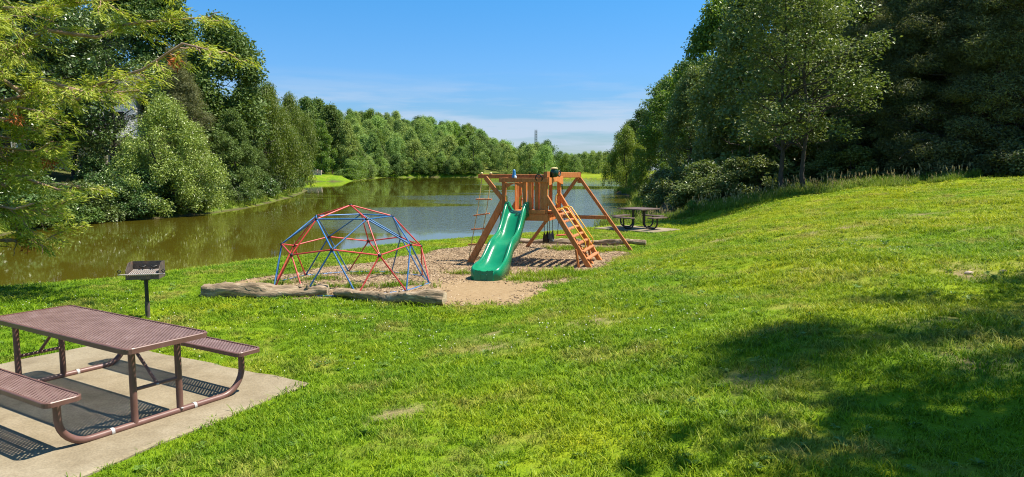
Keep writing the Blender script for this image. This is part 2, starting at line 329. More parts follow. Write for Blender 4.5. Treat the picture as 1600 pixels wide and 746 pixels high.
def leaf_mat(name, dark, mid, light, rough=0.45, trans=0.3, spec=0.5, hue=0.03, val=0.25):
    m, nt, b = new_mat(name); L = nt.links.new; out = nt.nodes['Material Output']
    ge = nt.nodes.new('ShaderNodeNewGeometry'); oi = nt.nodes.new('ShaderNodeObjectInfo')
    rp = ramp(nt, [(0.0, dark), (0.55, mid), (1.0, light)]); L(ge.outputs['Random Per Island'], rp.inputs[0])
    hs = nt.nodes.new('ShaderNodeHueSaturation')
    a = nd(nt, 'ShaderNodeMapRange'); a.inputs['To Min'].default_value = 0.5-hue; a.inputs['To Max'].default_value = 0.5+hue; L(oi.outputs['Random'], a.inputs['Value']); L(a.outputs[0], hs.inputs['Hue'])
    wn_ = nt.nodes.new('ShaderNodeTexWhiteNoise'); wn_.noise_dimensions = '1D'; L(oi.outputs['Random'], wn_.inputs['W'])
    v = nd(nt, 'ShaderNodeMapRange'); v.inputs['To Min'].default_value = 1-val; v.inputs['To Max'].default_value = 1+val; L(wn_.outputs['Value'], v.inputs['Value']); L(v.outputs[0], hs.inputs['Value'])
    L(rp.outputs[0], hs.inputs['Color']); L(hs.outputs[0], b.inputs['Base Color'])
    b.inputs['Roughness'].default_value = rough; b.inputs['Specular IOR Level'].default_value = spec
    tr = nt.nodes.new('ShaderNodeBsdfTranslucent')
    tm = nd(nt, 'ShaderNodeMixRGB', blend_type='MULTIPLY'); tm.inputs['Fac'].default_value = 1; tm.inputs['Color2'].default_value = (1.25, 1.2, 0.6, 1)
    L(hs.outputs[0], tm.inputs['Color1']); L(tm.outputs[0], tr.inputs['Color'])
    ms = nt.nodes.new('ShaderNodeMixShader'); ms.inputs[0].default_value = trans; L(b.outputs[0], ms.inputs[1]); L(tr.outputs[0], ms.inputs[2]); L(ms.outputs[0], out.inputs['Surface'])
    return m
M['leaf_oak'] = leaf_mat('leaf_oak', (0.07, 0.13, 0.024), (0.12, 0.195, 0.038), (0.18, 0.255, 0.065), trans=0.24, rough=0.55, spec=0.3, hue=0.015, val=0.18)
M['leaf_glossy'] = leaf_mat('leaf_glossy', (0.05, 0.095, 0.02), (0.085, 0.15, 0.032), (0.14, 0.21, 0.06), rough=0.36, trans=0.14, spec=0.5)
M['leaf_bright'] = leaf_mat('leaf_bright', (0.10, 0.19, 0.02), (0.16, 0.265, 0.03), (0.23, 0.32, 0.05), trans=0.4, hue=0.012, val=0.15)
M['leaf_birch'] = leaf_mat('leaf_birch', (0.18, 0.26, 0.038), (0.30, 0.40, 0.07), (0.44, 0.52, 0.16), rough=0.38, spec=0.5, hue=0.008, val=0.10, trans=0.24)
M['leaf_willow'] = leaf_mat('leaf_willow', (0.125, 0.20, 0.018), (0.19, 0.275, 0.028), (0.27, 0.33, 0.06), trans=0.35, hue=0.012)
M['leaf_cedar'] = leaf_mat('leaf_cedar', (0.095, 0.115, 0.05), (0.155, 0.18, 0.075), (0.225, 0.25, 0.11), rough=0.45, trans=0.3, spec=0.2)
M['leaf_cypress'] = leaf_mat('leaf_cypress', (0.15, 0.24, 0.032), (0.29, 0.40, 0.052), (0.42, 0.47, 0.10), rough=0.55, trans=0.35, spec=0.3)
M['leaf_dead'] = leaf_mat('leaf_dead', (0.25, 0.07, 0.02), (0.40, 0.14, 0.05), (0.5, 0.2, 0.08), rough=0.8, trans=0.2, spec=0.1)
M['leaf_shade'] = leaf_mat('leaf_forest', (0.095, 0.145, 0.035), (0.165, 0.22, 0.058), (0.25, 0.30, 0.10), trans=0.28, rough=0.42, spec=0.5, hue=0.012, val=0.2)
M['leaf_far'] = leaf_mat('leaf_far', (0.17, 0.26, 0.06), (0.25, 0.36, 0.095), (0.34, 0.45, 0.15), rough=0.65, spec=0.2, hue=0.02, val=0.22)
def water_mat():
    m, nt, b = new_mat('lake_water'); L = nt.links.new
    ge = nt.nodes.new('ShaderNodeNewGeometry')
    mp = nd(nt, 'ShaderNodeMapping'); mp.inputs['Scale'].default_value = (1.0, 1.7, 1.0); L(ge.outputs['Position'], mp.inputs[0])
    n1 = nd(nt, 'ShaderNodeTexNoise', i_Scale=2.6, i_Detail=4, i_Roughness=0.55); L(mp.outputs[0], n1.inputs['Vector'])
    m2 = nd(nt, 'ShaderNodeMapping'); m2.inputs['Scale'].default_value = (0.016, 0.05, 1.0); L(ge.outputs['Position'], m2.inputs[0])
    n2 = nd(nt, 'ShaderNodeTexNoise', i_Scale=1.0, i_Detail=3, i_Roughness=0.5); L(m2.outputs[0], n2.inputs['Vector'])
    st = nd(nt, 'ShaderNodeMapRange'); st.inputs['From Min'].default_value = 0.52; st.inputs['From Max'].default_value = 0.66; st.inputs['To Min'].default_value = 0.006; st.inputs['To Max'].default_value = 0.30
    sx = nt.nodes.new('ShaderNodeSeparateXYZ'); L(ge.outputs['Position'], sx.inputs[0])
    gx = nd(nt, 'ShaderNodeMapRange'); gx.inputs['From Min'].default_value = -13.0; gx.inputs['From Max'].default_value = 1.0; gx.inputs['To Max'].default_value = 0.16; L(sx.outputs['X'], gx.inputs['Value'])   # the breeze reaches the open middle of the lake first
    ga = nd(nt, 'ShaderNodeMath', operation='ADD'); L(n2.outputs['Fac'], ga.inputs[0]); L(gx.outputs[0], ga.inputs[1]); L(ga.outputs[0], st.inputs['Value'])
    bp = nd(nt, 'ShaderNodeBump', i_Distance=0.1); L(st.outputs[0], bp.inputs['Strength']); L(n1.outputs['Fac'], bp.inputs['Height']); L(bp.outputs[0], b.inputs['Normal'])
    b.inputs['Base Color'].default_value = (0.080, 0.068, 0.006, 1); b.inputs['Roughness'].default_value = 0.03; b.inputs['IOR'].default_value = 1.333
    b.inputs['Specular IOR Level'].default_value = 0.5
    return m
M['water'] = water_mat()

# ------------------------------------------------------------------ the ground sheet, the lake, the play pit
PIT = np.array([(-5.5,12.1),(-4.2,12.05),(-2.6,11.75),(-1.5,11.35),(-0.95,11.05),(0.0,11.3),(0.5,12.2),(0.95,13.4),(1.55,14.75),(2.15,15.7),(2.75,17.2),(3.2,18.4),(3.2,20.2),
 (1.9,20.9),(0.0,20.8),(-1.3,20.3),(-2.2,18.8),(-3.2,16.9),(-4.6,15.2),(-5.6,13.4)], float)
def poly_distance(P, x, y):
    x = np.asarray(x, float); y = np.asarray(y, float); d2 = np.full(x.shape, 1e12); ins = np.zeros(x.shape, bool); n = len(P)
    for i in range(n):
        ax, ay = P[i]; bx, by = P[(i+1) % n]; ex, ey = bx-ax, by-ay
        t = np.clip(((x-ax)*ex+(y-ay)*ey)/(ex*ex+ey*ey), 0, 1); d2 = np.minimum(d2, (x-ax-t*ex)**2+(y-ay-t*ey)**2)
        ins ^= ((ay > y) != (by > y)) & (x < (bx-ax)*(y-ay)/(by-ay+1e-12)+ax)
    d = np.sqrt(d2); return np.where(ins, d, -d)            # positive inside
def pit_in(x, y):
    return poly_distance(PIT, x, y) + 0.10*np.sin(3.1*x+1.7*y)+0.07*np.sin(6.3*y-4.1*x)
BARE = [(6.9,14.7,0.55,0.34),(6.5,13.0,0.40,0.25),(5.7,8.4,0.5,0.3),(6.05,8.0,0.3,0.2),(3.9,6.2,0.35,0.18),(1.9,5.25,0.28,0.2),(2.3,6.4,0.22,0.16),(1.0,8.3,0.35,0.3),(-0.25,7.9,0.32,0.2),(-0.3,8.6,0.2,0.14),
 (9.6,16.2,0.5,0.2),(11.5,18.5,0.6,0.22),(5.0,16.6,0.3,0.2),(3.4,4.9,0.25,0.2),(0.7,11.0,0.3,0.2),(12.6,16.0,0.5,0.2),(8.4,12.4,0.3,0.15),(4.3,10.1,0.3,0.14),(-0.9,5.4,0.3,0.12)]
def bare_at(x, y):
    b = np.zeros(np.shape(x))
    k = 0.6+0.5*np.sin(5*x+3*y)*np.sin(4*y-2.2*x)+0.45*np.sin(13*x-6*y)*np.sin(11*y+4*x)
    for (cx, cy, rx, ry) in BARE: b = np.maximum(b, np.exp(-(((x-cx)/rx)**2+((y-cy)/(ry*1.7))**2))*k*1.25)
    return np.clip(b, 0, 1)
FOREST_EDGE = [(4.5,34.0),(7.0,32.5),(9.3,30.4),(11.2,29.6),(13.0,28.4),(15.2,27.0),(18.0,25.0),(21,22.5),(26,18),(40,12)]
def forest_in(x, y):
    """how far a point lies past the wood's edge on the right bank"""
    fx = np.array([p[0] for p in FOREST_EDGE]); fy = np.array([p[1] for p in FOREST_EDGE])
    e = np.interp(x, fx, fy); return np.where(np.asarray(x) > 4.5, np.asarray(y)-e, -5)
def axis(lo, a, b, hi, st, gr, lo_fine, hi_fine, cap):
    v = list(np.arange(a, b+1e-6, st)); s = st; x = b
    while x < hi: s = min(s*gr, cap) if x < hi_fine else s*1.15; x += s; v.append(x)
    s = st; x = a; pre = []
    while x > lo: s = min(s*gr, cap) if x > lo_fine else s*1.15; x -= s; pre.append(x)
    return np.array(pre[::-1]+v)
GX = axis(-680, -16, 22, 680, 0.25, 1.09, -70, 40, 1.4); GY = axis(-90, 0, 36, 780, 0.25, 1.075, 0, 275, 1.8)
XX, YY = np.meshgrid(GX, GY); ZZ = land(XX, YY)
nx, ny = len(GX), len(GY)
V = np.stack([XX, YY, ZZ], -1).reshape(-1, 3)
I = np.arange(nx*ny).reshape(ny, nx)
Fq = np.stack([I[:-1, :-1], I[:-1, 1:], I[1:, 1:], I[1:, :-1]], -1).reshape(-1, 4)
gm = np_mesh('ground', V, Fq, True)
dl = lake_distance(XX, YY)
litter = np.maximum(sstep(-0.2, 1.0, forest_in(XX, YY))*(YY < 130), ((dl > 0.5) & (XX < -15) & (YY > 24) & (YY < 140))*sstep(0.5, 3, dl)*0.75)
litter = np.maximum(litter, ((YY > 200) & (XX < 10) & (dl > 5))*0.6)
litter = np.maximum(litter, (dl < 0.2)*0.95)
bare = np.maximum(bare_at(XX, YY), sstep(0.5, 0.05, dl)*0.3*((YY < 33) & (XX > -16)))
for nm, arr in (('bare', bare), ('litter', litter)):
    at = gm.attributes.new(nm, 'FLOAT', 'POINT'); at.data.foreach_set('value', arr.reshape(-1).astype(np.float32))
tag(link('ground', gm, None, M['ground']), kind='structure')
wm = np_mesh('lake', [(-300, -60, WATER), (200, -60, WATER), (200, 420, WATER), (-300, 420, WATER)], [(0, 1, 2, 3)])
tag(link('lake', wm, None, M['water']), kind='structure')
def pit_mat():
    m, nt, b = new_mat('mulch_and_sand'); L = nt.links.new
    ge = nt.nodes.new('ShaderNodeNewGeometry')
    n1 = nd(nt, 'ShaderNodeTexNoise', i_Scale=14.0, i_Detail=8, i_Roughness=0.75); n2 = nd(nt, 'ShaderNodeTexNoise', i_Scale=1.3, i_Detail=5, i_Roughness=0.6)
    for n in (n1, n2): L(ge.outputs['Position'], n.inputs['Vector'])
    mu = ramp(nt, [(0.3, (0.14, 0.092, 0.050)), (0.5, (0.29, 0.20, 0.118)), (0.72, (0.43, 0.325, 0.205))]); L(n1.outputs['Fac'], mu.inputs[0])
    sa = ramp(nt, [(0.3, (0.25, 0.165, 0.085)), (0.7, (0.36, 0.26, 0.15))]); L(n1.outputs['Fac'], sa.inputs[0])
    at = nd(nt, 'ShaderNodeAttribute', attribute_name='sand')
    ad = nd(nt, 'ShaderNodeMath', operation='ADD'); L(at.outputs['Fac'], ad.inputs[0]); L(n2.outputs['Fac'], ad.inputs[1])
    mr = nd(nt, 'ShaderNodeMapRange'); mr.inputs['From Min'].default_value = 0.75; mr.inputs['From Max'].default_value = 1.0; L(ad.outputs[0], mr.inputs['Value'])
    mx = nt.nodes.new('ShaderNodeMixRGB'); L(mr.outputs[0], mx.inputs['Fac']); L(mu.outputs[0], mx.inputs['Color1']); L(sa.outputs[0], mx.inputs['Color2'])
    L(mx.outputs[0], b.inputs['Base Color']); b.inputs['Roughness'].default_value = 0.95; b.inputs['Specular IOR Level'].default_value = 0.1
    bp = nd(nt, 'ShaderNodeBump', i_Strength=0.7, i_Distance=0.03); L(n1.outputs['Fac'], bp.inputs['Height']); L(bp.outputs[0], b.inputs['Normal'])
    return m
M['pit'] = pit_mat()
def sand_at(x, y): return np.exp(-(((x+0.55)/1.15)**2+((y-12.6)/1.4)**2))*1.1 + 0.8*np.exp(-(((x+5.3)/0.8)**2+((y-13.2)/0.7)**2))
px = np.arange(-6.6, 4.0, 0.1); py = np.arange(10.4, 21.6, 0.1)
PX, PY = np.meshgrid(px, py); PD = pit_in(PX, PY)
PZ = land(PX, PY) + np.clip(PD*0.22, -0.05, 0.03) + 0.006*np.sin(7*PX+3*PY)*np.sin(6*PY-2*PX)
I = np.arange(PX.size).reshape(PX.shape)
keep = (PD[:-1, :-1] > -0.12)
Fq = np.stack([I[:-1, :-1], I[:-1, 1:], I[1:, 1:], I[1:, :-1]], -1)[keep]
used = np.unique(Fq); remap = -np.ones(PX.size, int); remap[used] = np.arange(len(used))
pm = np_mesh('playground_mulch', np.stack([PX, PY, PZ], -1).reshape(-1, 3)[used], remap[Fq], True)
at = pm.attributes.new('sand', 'FLOAT', 'POINT'); at.data.foreach_set('value', sand_at(PX, PY).reshape(-1)[used].astype(np.float32))
tag(link('playground_mulch', pm, None, M['pit']), kind='structure')
def slab(name, corners, top, thick, label):
    cx = sum(c[0] for c in corners)/4; cy = sum(c[1] for c in corners)/4
    ring = []
    n = 14
    for i in range(4):
        a = corners[i]; b = corners[(i+1) % 4]
        for k in range(n):
            t = k/n; j = 0.005*math.sin(17*t+i*3)+0.003*math.sin(41*t+i)
            ring.append((a[0]+(b[0]-a[0])*t+(b[1]-a[1])*j-cx, a[1]+(b[1]-a[1])*t-(b[0]-a[0])*j-cy))
    m = MB(); inn = [(x*0.985, y*0.985) for x, y in ring]
    m.loft([[(x, y, top-thick) for x, y in ring], [(x, y, top-0.015) for x, y in ring], [(x, y, top) for x, y in inn]], smooth=False)
    o = m.build(name, M['concrete']); o.location = (cx, cy, 0); tag(o, label, None, None, 'structure'); return o
# local frame of the near picnic table: length axis ex, width axis ey
TC = (-4.013, 6.534); TA = R(-31.35)
def tl(x, y): return (TC[0]+x*math.cos(TA)-y*math.sin(TA), TC[1]+x*math.sin(TA)+y*math.cos(TA))
slab('concrete_pad', [tl(-2.2, -1.9), tl(1.72, -1.9), tl(1.36, 1.42), tl(-2.2, 1.26)], 0.03, 0.2, 'tan concrete pad under the near brown picnic table')
slab('concrete_pad', [(3.1, 26.0), (4.95, 24.25), (6.2, 25.45), (4.45, 27.35)], 0.05, 0.2, 'pale concrete pad under the far picnic table')
# ------------------------------------------------------------------ trees
def unit(a): return a/np.maximum(np.linalg.norm(a, axis=-1, keepdims=True), 1e-9)
def leaf_arrays(rng, C, RAD, n_each, ln, wd, up=0.7, out=0.5, rnd=0.7, droop=0.0, shell=2.0):
    """rhombic leaves spread through ellipsoidal clumps; C (k,3) centres, RAD (k,3) radii, n_each (k) counts"""
    idx = np.repeat(np.arange(len(C)), n_each); n = len(idx)
    d = unit(rng.normal(size=(n, 3))); r = rng.random(n)**(1/shell)
    P = C[idx] + d*RAD[idx]*r[:, None]
    Nn = unit(d*out + np.array([0, 0, up]) + rng.normal(size=(n, 3))*rnd)
    T = rng.normal(size=(n, 3)) + d*0.8 + np.array([0, 0, -droop]); T = unit(T - Nn*(T*Nn).sum(1, keepdims=True))
    if droop > 1: T = unit(T + np.array([0, 0, -droop*0.4]))
    B = np.cross(Nn, T)
    s = (0.65+0.7*rng.random(n))[:, None]; l = ln*s; w = wd*s
    fold = Nn*w*0.22
    V = np.stack([P, P+T*l*0.45+B*w*0.5+fold, P+T*l, P+T*l*0.45-B*w*0.5+fold], 1).reshape(-1, 3)
    F_ = np.arange(4*n).reshape(n, 4)
    return V, F_
def limb_path(rng, a, b, n=6, sag=0.0, wig=0.06):
    a = np.array(a, float); b = np.array(b, float); L = np.linalg.norm(b-a); t = np.linspace(0, 1, n)[:, None]
    p = a + (b-a)*t; p[:, 2] += (np.sin(t[:, 0]*math.pi)*L*sag)
    p[1:-1] += rng.normal(size=(n-2, 3))*L*wig*0.5
    return p
def crown_clumps(rng, H, base, Rx, k, top_pow=0.75, inner=0.25, low=0.55):
    """clump centres in an egg-shaped, lumpy crown"""
    out = []
    lob = rng.random(5)*6.28; amp = 0.10+0.14*rng.random(5)
    while len(out) < k:
        t = rng.random(); ang = rng.random()*2*math.pi
        r = Rx*(math.sin(math.pi*min(1, (t*(1-low)+low)**1.0 if False else (low*0.5+t*(1-low*0.5))))**top_pow)
        r *= 1+sum(amp[j]*math.sin((j+1)*ang+lob[j]+t*3) for j in range(3))
        q = 1.0 if rng.random() > inner else rng.random()**0.5
        q *= 0.78+0.22*rng.random()
        out.append((r*q*math.cos(ang), r*q*math.sin(ang), base+(H-base)*t*0.97))
    return np.array(out)
def make_tree(name, seed, H, base, Rx, k, cr, n_leaf, ln, wd, flat=0.75, stems=1, lean=0.03, tr=0.17, nl=26, up=0.7, out=0.5, rnd=0.7, droop=0.0, inner=0.25, top_pow=0.75, low=0.55, shell=2.0, sag=-0.05):
    rng = np.random.default_rng(seed)
    C = crown_clumps(rng, H-cr*0.6, base, Rx-cr*0.6, k, top_pow, inner, low)
    rad = cr*(0.65+0.6*rng.random(k))[:, None]*np.array([1, 1, flat])
    cnt = np.maximum(20, (n_leaf*rad[:, 0]**2/np.sum(rad[:, 0]**2))).astype(int)
    V, F_ = leaf_arrays(rng, C, rad, cnt, ln, wd, up, out, rnd, droop, shell)
    crown = np_mesh(name+'_crown', V, F_)
    m = MB(); tips = []
    for s in range(stems):
        a = rng.random()*6.28; sp = (0.0 if stems == 1 else 0.16*H)
        top = np.array([math.cos(a)*sp+rng.normal()*lean*H, math.sin(a)*sp+rng.normal()*lean*H, H*0.86])
        b0 = np.array([math.cos(a)*0.12*(stems > 1), math.sin(a)*0.12*(stems > 1), -0.4])
        p = limb_path(rng, b0, top, 10, 0, 0.035 if stems > 1 or nl < 40 else 0.018); r = [tr*(1.35 if i == 0 else 1.0)*(1-0.9*i/9)/math.sqrt(stems) for i in range(10)]
        m.tube(p, r, 9); tips.append(p)
    order = rng.permutation(k)[:nl]
    for c in order:
        p = tips[rng.integers(stems)]; cz = C[c][2]; hz = max(min(cz-0.35*np.linalg.norm(C[c][:2]), H*0.8), base*0.55)
        i = int(np.argmin(abs(p[:, 2]-hz))); i = min(max(i, 1), 8)
        q = limb_path(rng, p[i], C[c], 6, sag, 0.10); rr = tr*(1-0.9*i/9)*0.5/math.sqrt(stems)
        m.tube(q, [max(rr*(1-0.85*j/5), 0.010) for j in range(6)], 5)
        if True:
            e = C[c]+rng.normal(size=3)*cr*0.8; m.tube(limb_path(rng, q[3], e, 4), [max(rr*0.4*(1-0.7*j/3), 0.007) for j in range(4)], 4)
    trunk = m.mesh(name+'_trunk')
    return trunk, crown
TREE = {}
TREE['oak_a'] = make_tree('oak_a', 11, 13, 2.6, 4.6, 120, 1.15, 30000, 0.23, 0.15)
TREE['oak_b'] = make_tree('oak_b', 12, 13, 1.8, 4.2, 120, 1.05, 28000, 0.22, 0.14, inner=0.3)
TREE['oak_c'] = make_tree('oak_c', 13, 13, 0.8, 4.4, 130, 1.05, 30000, 0.22, 0.14, low=0.8)
TREE['open_a'] = make_tree('open_a', 23, 12, 2.6, 3.9, 110, 0.95, 14000, 0.17, 0.10, flat=0.45, lean=0.02, tr=0.15, nl=60, low=0.5, top_pow=0.5, up=1.3, out=0.2, rnd=0.45, inner=0.5, sag=0.04)
TREE['open_b'] = make_tree('open_b', 26, 12, 2.6, 4.2, 110, 0.95, 14000, 0.17, 0.10, flat=0.45, lean=0.04, tr=0.15, nl=60, low=0.5, top_pow=0.5, up=1.3, out=0.2, rnd=0.45, inner=0.5, sag=0.06)
TREE['birch'] = make_tree('birch', 31, 7.6, 0.3, 3.0, 170, 0.55, 52000, 0.13, 0.055, flat=1.15, stems=3, tr=0.13, nl=40, up=0.35, out=0.6, rnd=0.8, droop=1.0, low=0.9, inner=0.25)
TREE['willow'] = make_tree('willow', 32, 9.5, 0.5, 3.6, 150, 0.62, 40000, 0.21, 0.062, flat=1.9, stems=2, tr=0.16, nl=36, up=0.25, out=0.6, rnd=0.8, droop=1.6, low=0.85, inner=0.25)
TREE['cedar_a'] = make_tree('cedar_a', 41, 12, 0.3, 3.1, 190, 0.62, 80000, 0.14, 0.034, flat=0.7, tr=0.17, nl=60, up=0.3, out=1.1, rnd=0.6, low=1.25, top_pow=0.9, inner=0.35, sag=0.05)
TREE['cedar_b'] = make_tree('cedar_b', 42, 12, 0.5, 3.6, 190, 0.68, 80000, 0.14, 0.034, flat=0.6, tr=0.17, nl=60, up=0.3, out=1.1, rnd=0.6, low=1.2, top_pow=0.85, inner=0.35, sag=0.05)
TREE['shrub_a'] = make_tree('shrub_a', 51, 2.4, 0.05, 1.5, 46, 0.42, 7500, 0.13, 0.075, stems=3, tr=0.05, nl=14, low=0.9)
TREE['shrub_b'] = make_tree('shrub_b', 52, 2.4, 0.05, 1.7, 50, 0.40, 7500, 0.13, 0.065, stems=3, tr=0.05, nl=14, low=0.9, flat=0.9)
TREE['tall_a'] = make_tree('tall_a', 61, 18, 3.0, 5.0, 110, 1.35, 15000, 0.42, 0.27)
TREE['tall_b'] = make_tree('tall_b', 62, 18, 1.6, 5.2, 120, 1.35, 15000, 0.42, 0.27, low=0.8)
tree_i = 0
def plant(kind, leaf, x, y, h, label, group=None, name='broadleaf_tree', rot=None, wide=1.0, cat='tree', bark='bark'):
    """one tree: an Empty at its foot with a trunk and a crown, meshes shared between trees of a kind"""
    global tree_i
    tree_i += 1
    H0 = {'oak': 13, 'ope': 12, 'bir': 7.6, 'wil': 9.5, 'ced': 12, 'shr': 2.4, 'tal': 18}[kind[:3]]
    z = gz(x, y); s = h/H0
    e = empty(name, (x, y, z-0.03), (tree_i*2.399 if rot is None else rot) % 6.283); e.scale = (s*wide, s*wide, s)
    t, c = TREE[kind]
    for nm, me, ma in (('trunk', t, M[bark]), ('crown', c, M[leaf])):
        if len(me.materials) == 0: me.materials.append(ma)
        o = bpy.data.objects.new(nm, me); COL.objects.link(o); o.parent = e
        o.material_slots[0].link = 'OBJECT'; o.material_slots[0].material = ma
    tag(e, label, cat, group); return e
TREES_HERE = 1
# far trees: crown and trunk in one small mesh
FAR = []
for i in range(7):
    rng = np.random.default_rng(700+i); H = 12.0; Rx = 4.7+0.9*rng.random(); k = 60
    C = crown_clumps(rng, H-0.8, 0.8, Rx-0.6, k, 0.7, 0.2, 0.8); rad = (1.1+0.8*rng.random(k))[:, None]*np.array([1, 1, 0.8])
    V, F_ = leaf_arrays(rng, C, rad, np.full(k, 120), 0.38, 0.26, 0.6, 0.7, 0.6)
    m = MB(); m.tube([(0, 0, -0.5), (0.1, 0, 4), (0, 0.1, 9)], [0.25, 0.18, 0.06], 5)
    tv = np.array(m.v); tf = [f for f in m.f if len(f) == 4]
    me = np_mesh('far_tree', np.vstack([V, tv]), np.vstack([F_, np.array(tf)+len(V)]))
    me.materials.append(M['leaf_far']); me.materials.append(M['bark'])
    mi = np.zeros(len(me.polygons), np.int32); mi[len(F_):] = 1; me.polygons.foreach_set('material_index', mi); FAR.append(me)
rng = np.random.default_rng(5)
def far_tree(x, y, h, label, group, leaf=None, wide=1.0):
    o = bpy.data.objects.new('distant_tree', FAR[rng.integers(len(FAR))]); COL.objects.link(o)
    o.location = (x, y, gz(x, y)-0.2); s = h/12.0; o.scale = (s*wide, s*wide, s); o.rotation_euler = (0, 0, rng.random()*6.28)
    if leaf: o.material_slots[0].link = 'OBJECT'; o.material_slots[0].material = M[leaf]
    return tag(o, label, 'tree', group)
placed = []
def scatter(region, spacing, n_try, hrange, label, group, leaves=(None,)):
    x0, x1, y0, y1 = region; c = 0
    for _ in range(n_try):
        x = x0+(x1-x0)*rng.random(); y = y0+(y1-y0)*rng.random()
        d = float(lake_distance(np.array([x]), np.array([y]))[0])
        u = 800+1081*x/y
        if d < (0.6 if x < -14 else 2.0) or u < 470 or u > 985: continue
        if 160 < y < 187: continue
        if x > -12 and y < 300 and d < 9: continue
        sp = spacing*(0.6 if d < 4 else 0.8 if d < 14 else 1.0)
        if any((x-a)**2+(y-b)**2 < sp*sp for a, b in placed): continue
        placed.append((x, y)); h = hrange[0]+(hrange[1]-hrange[0])*rng.random()
        far_tree(x, y, h*(0.55 if d < 4 else 0.8 if d < 9 else 1.0), label, group, leaves[rng.integers(len(leaves))], 0.72+0.35*rng.random()); c += 1
    return c
c1 = scatter((-150, 14, 187, 420), 7.6, 9000, (9.0, 14.0), 'leafy green tree in the woods covering the hill across the lake', 'trees on the wooded hill across the lake', (None, None, None, None, 'leaf_oak', 'leaf_bright'))
c2 = scatter((0, 62, 245, 335), 7.0, 2500, (6.5, 9.5), 'green tree in the low row behind the far grass bank', 'trees behind the far grass bank', (None, None, 'leaf_oak', 'leaf_bright'))
SHORE = np.array([(-39.5, 178), (-41.6, 192), (-44.6, 215), (-45.8, 240), (-44, 247.5), (-30, 255.5), (-14, 253.8)])
for i in range(30):
    s_ = i/29*(len(SHORE)-1); j = min(int(s_), len(SHORE)-2); f = s_-j; pxy = SHORE[j]*(1-f)+SHORE[j+1]*f; inl = 1.2+1.2*rng.random()
    if j < 4: pxy = pxy+np.array([-inl, 0.3])
    else: pxy = pxy+np.array([0.3, inl])
    far_tree(pxy[0], pxy[1], 4.2+3.6*rng.random(), 'small bushy tree at the waterline below the wooded hill', 'bushy trees along the far waterline', (None, 'leaf_bright', 'leaf_oak')[i % 3], 1.25)
print('far trees', c1, c2)
# the depth of the right wood, seen between the front trees
rng = np.random.default_rng(31)
for k_ in range(46):
    y_ = 50+75*rng.random(); x_ = 0.26*y_+4+(0.62*y_)*rng.random()
    if float(lake_distance(np.array([x_]), np.array([y_]))[0]) < 6: continue
    far_tree(x_, y_, 10+4*rng.random(), 'shaded tree deep inside the wood on the right bank', 'trees deep in the right wood', 'leaf_shade', 0.85)
for k_ in range(30):
    x_ = 13+26*rng.random(); y_ = 33+14*rng.random()
    plant('shrub_a' if k_ % 2 else 'shrub_b', 'leaf_shade', x_, y_, 3.0+1.6*rng.random(), 'shaded undergrowth bush inside the wood on the right bank', 'undergrowth in the right wood', 'shrub', wide=1.2, cat='shrub')
for k_ in range(36):
    t_ = k_/35; x_ = float(np.interp(t_, [0, 0.25, 0.5, 0.75, 1], [-24.6, -22.6, -20.9, -21.6, -28.6]))-0.9*rng.random(); y_ = float(np.interp(t_, [0, 0.25, 0.5, 0.75, 1], [30, 37.5, 43, 57, 92]))
    plant('shrub_a' if k_ % 2 else 'shrub_b', ('leaf_glossy', 'leaf_oak', 'leaf_glossy')[k_ % 3], x_, y_, 1.5+1.3*rng.random(), 'leafy shrub in the row lining the left lake bank', 'shrubs lining the left lake bank', 'shrub', wide=1.25, cat='shrub')
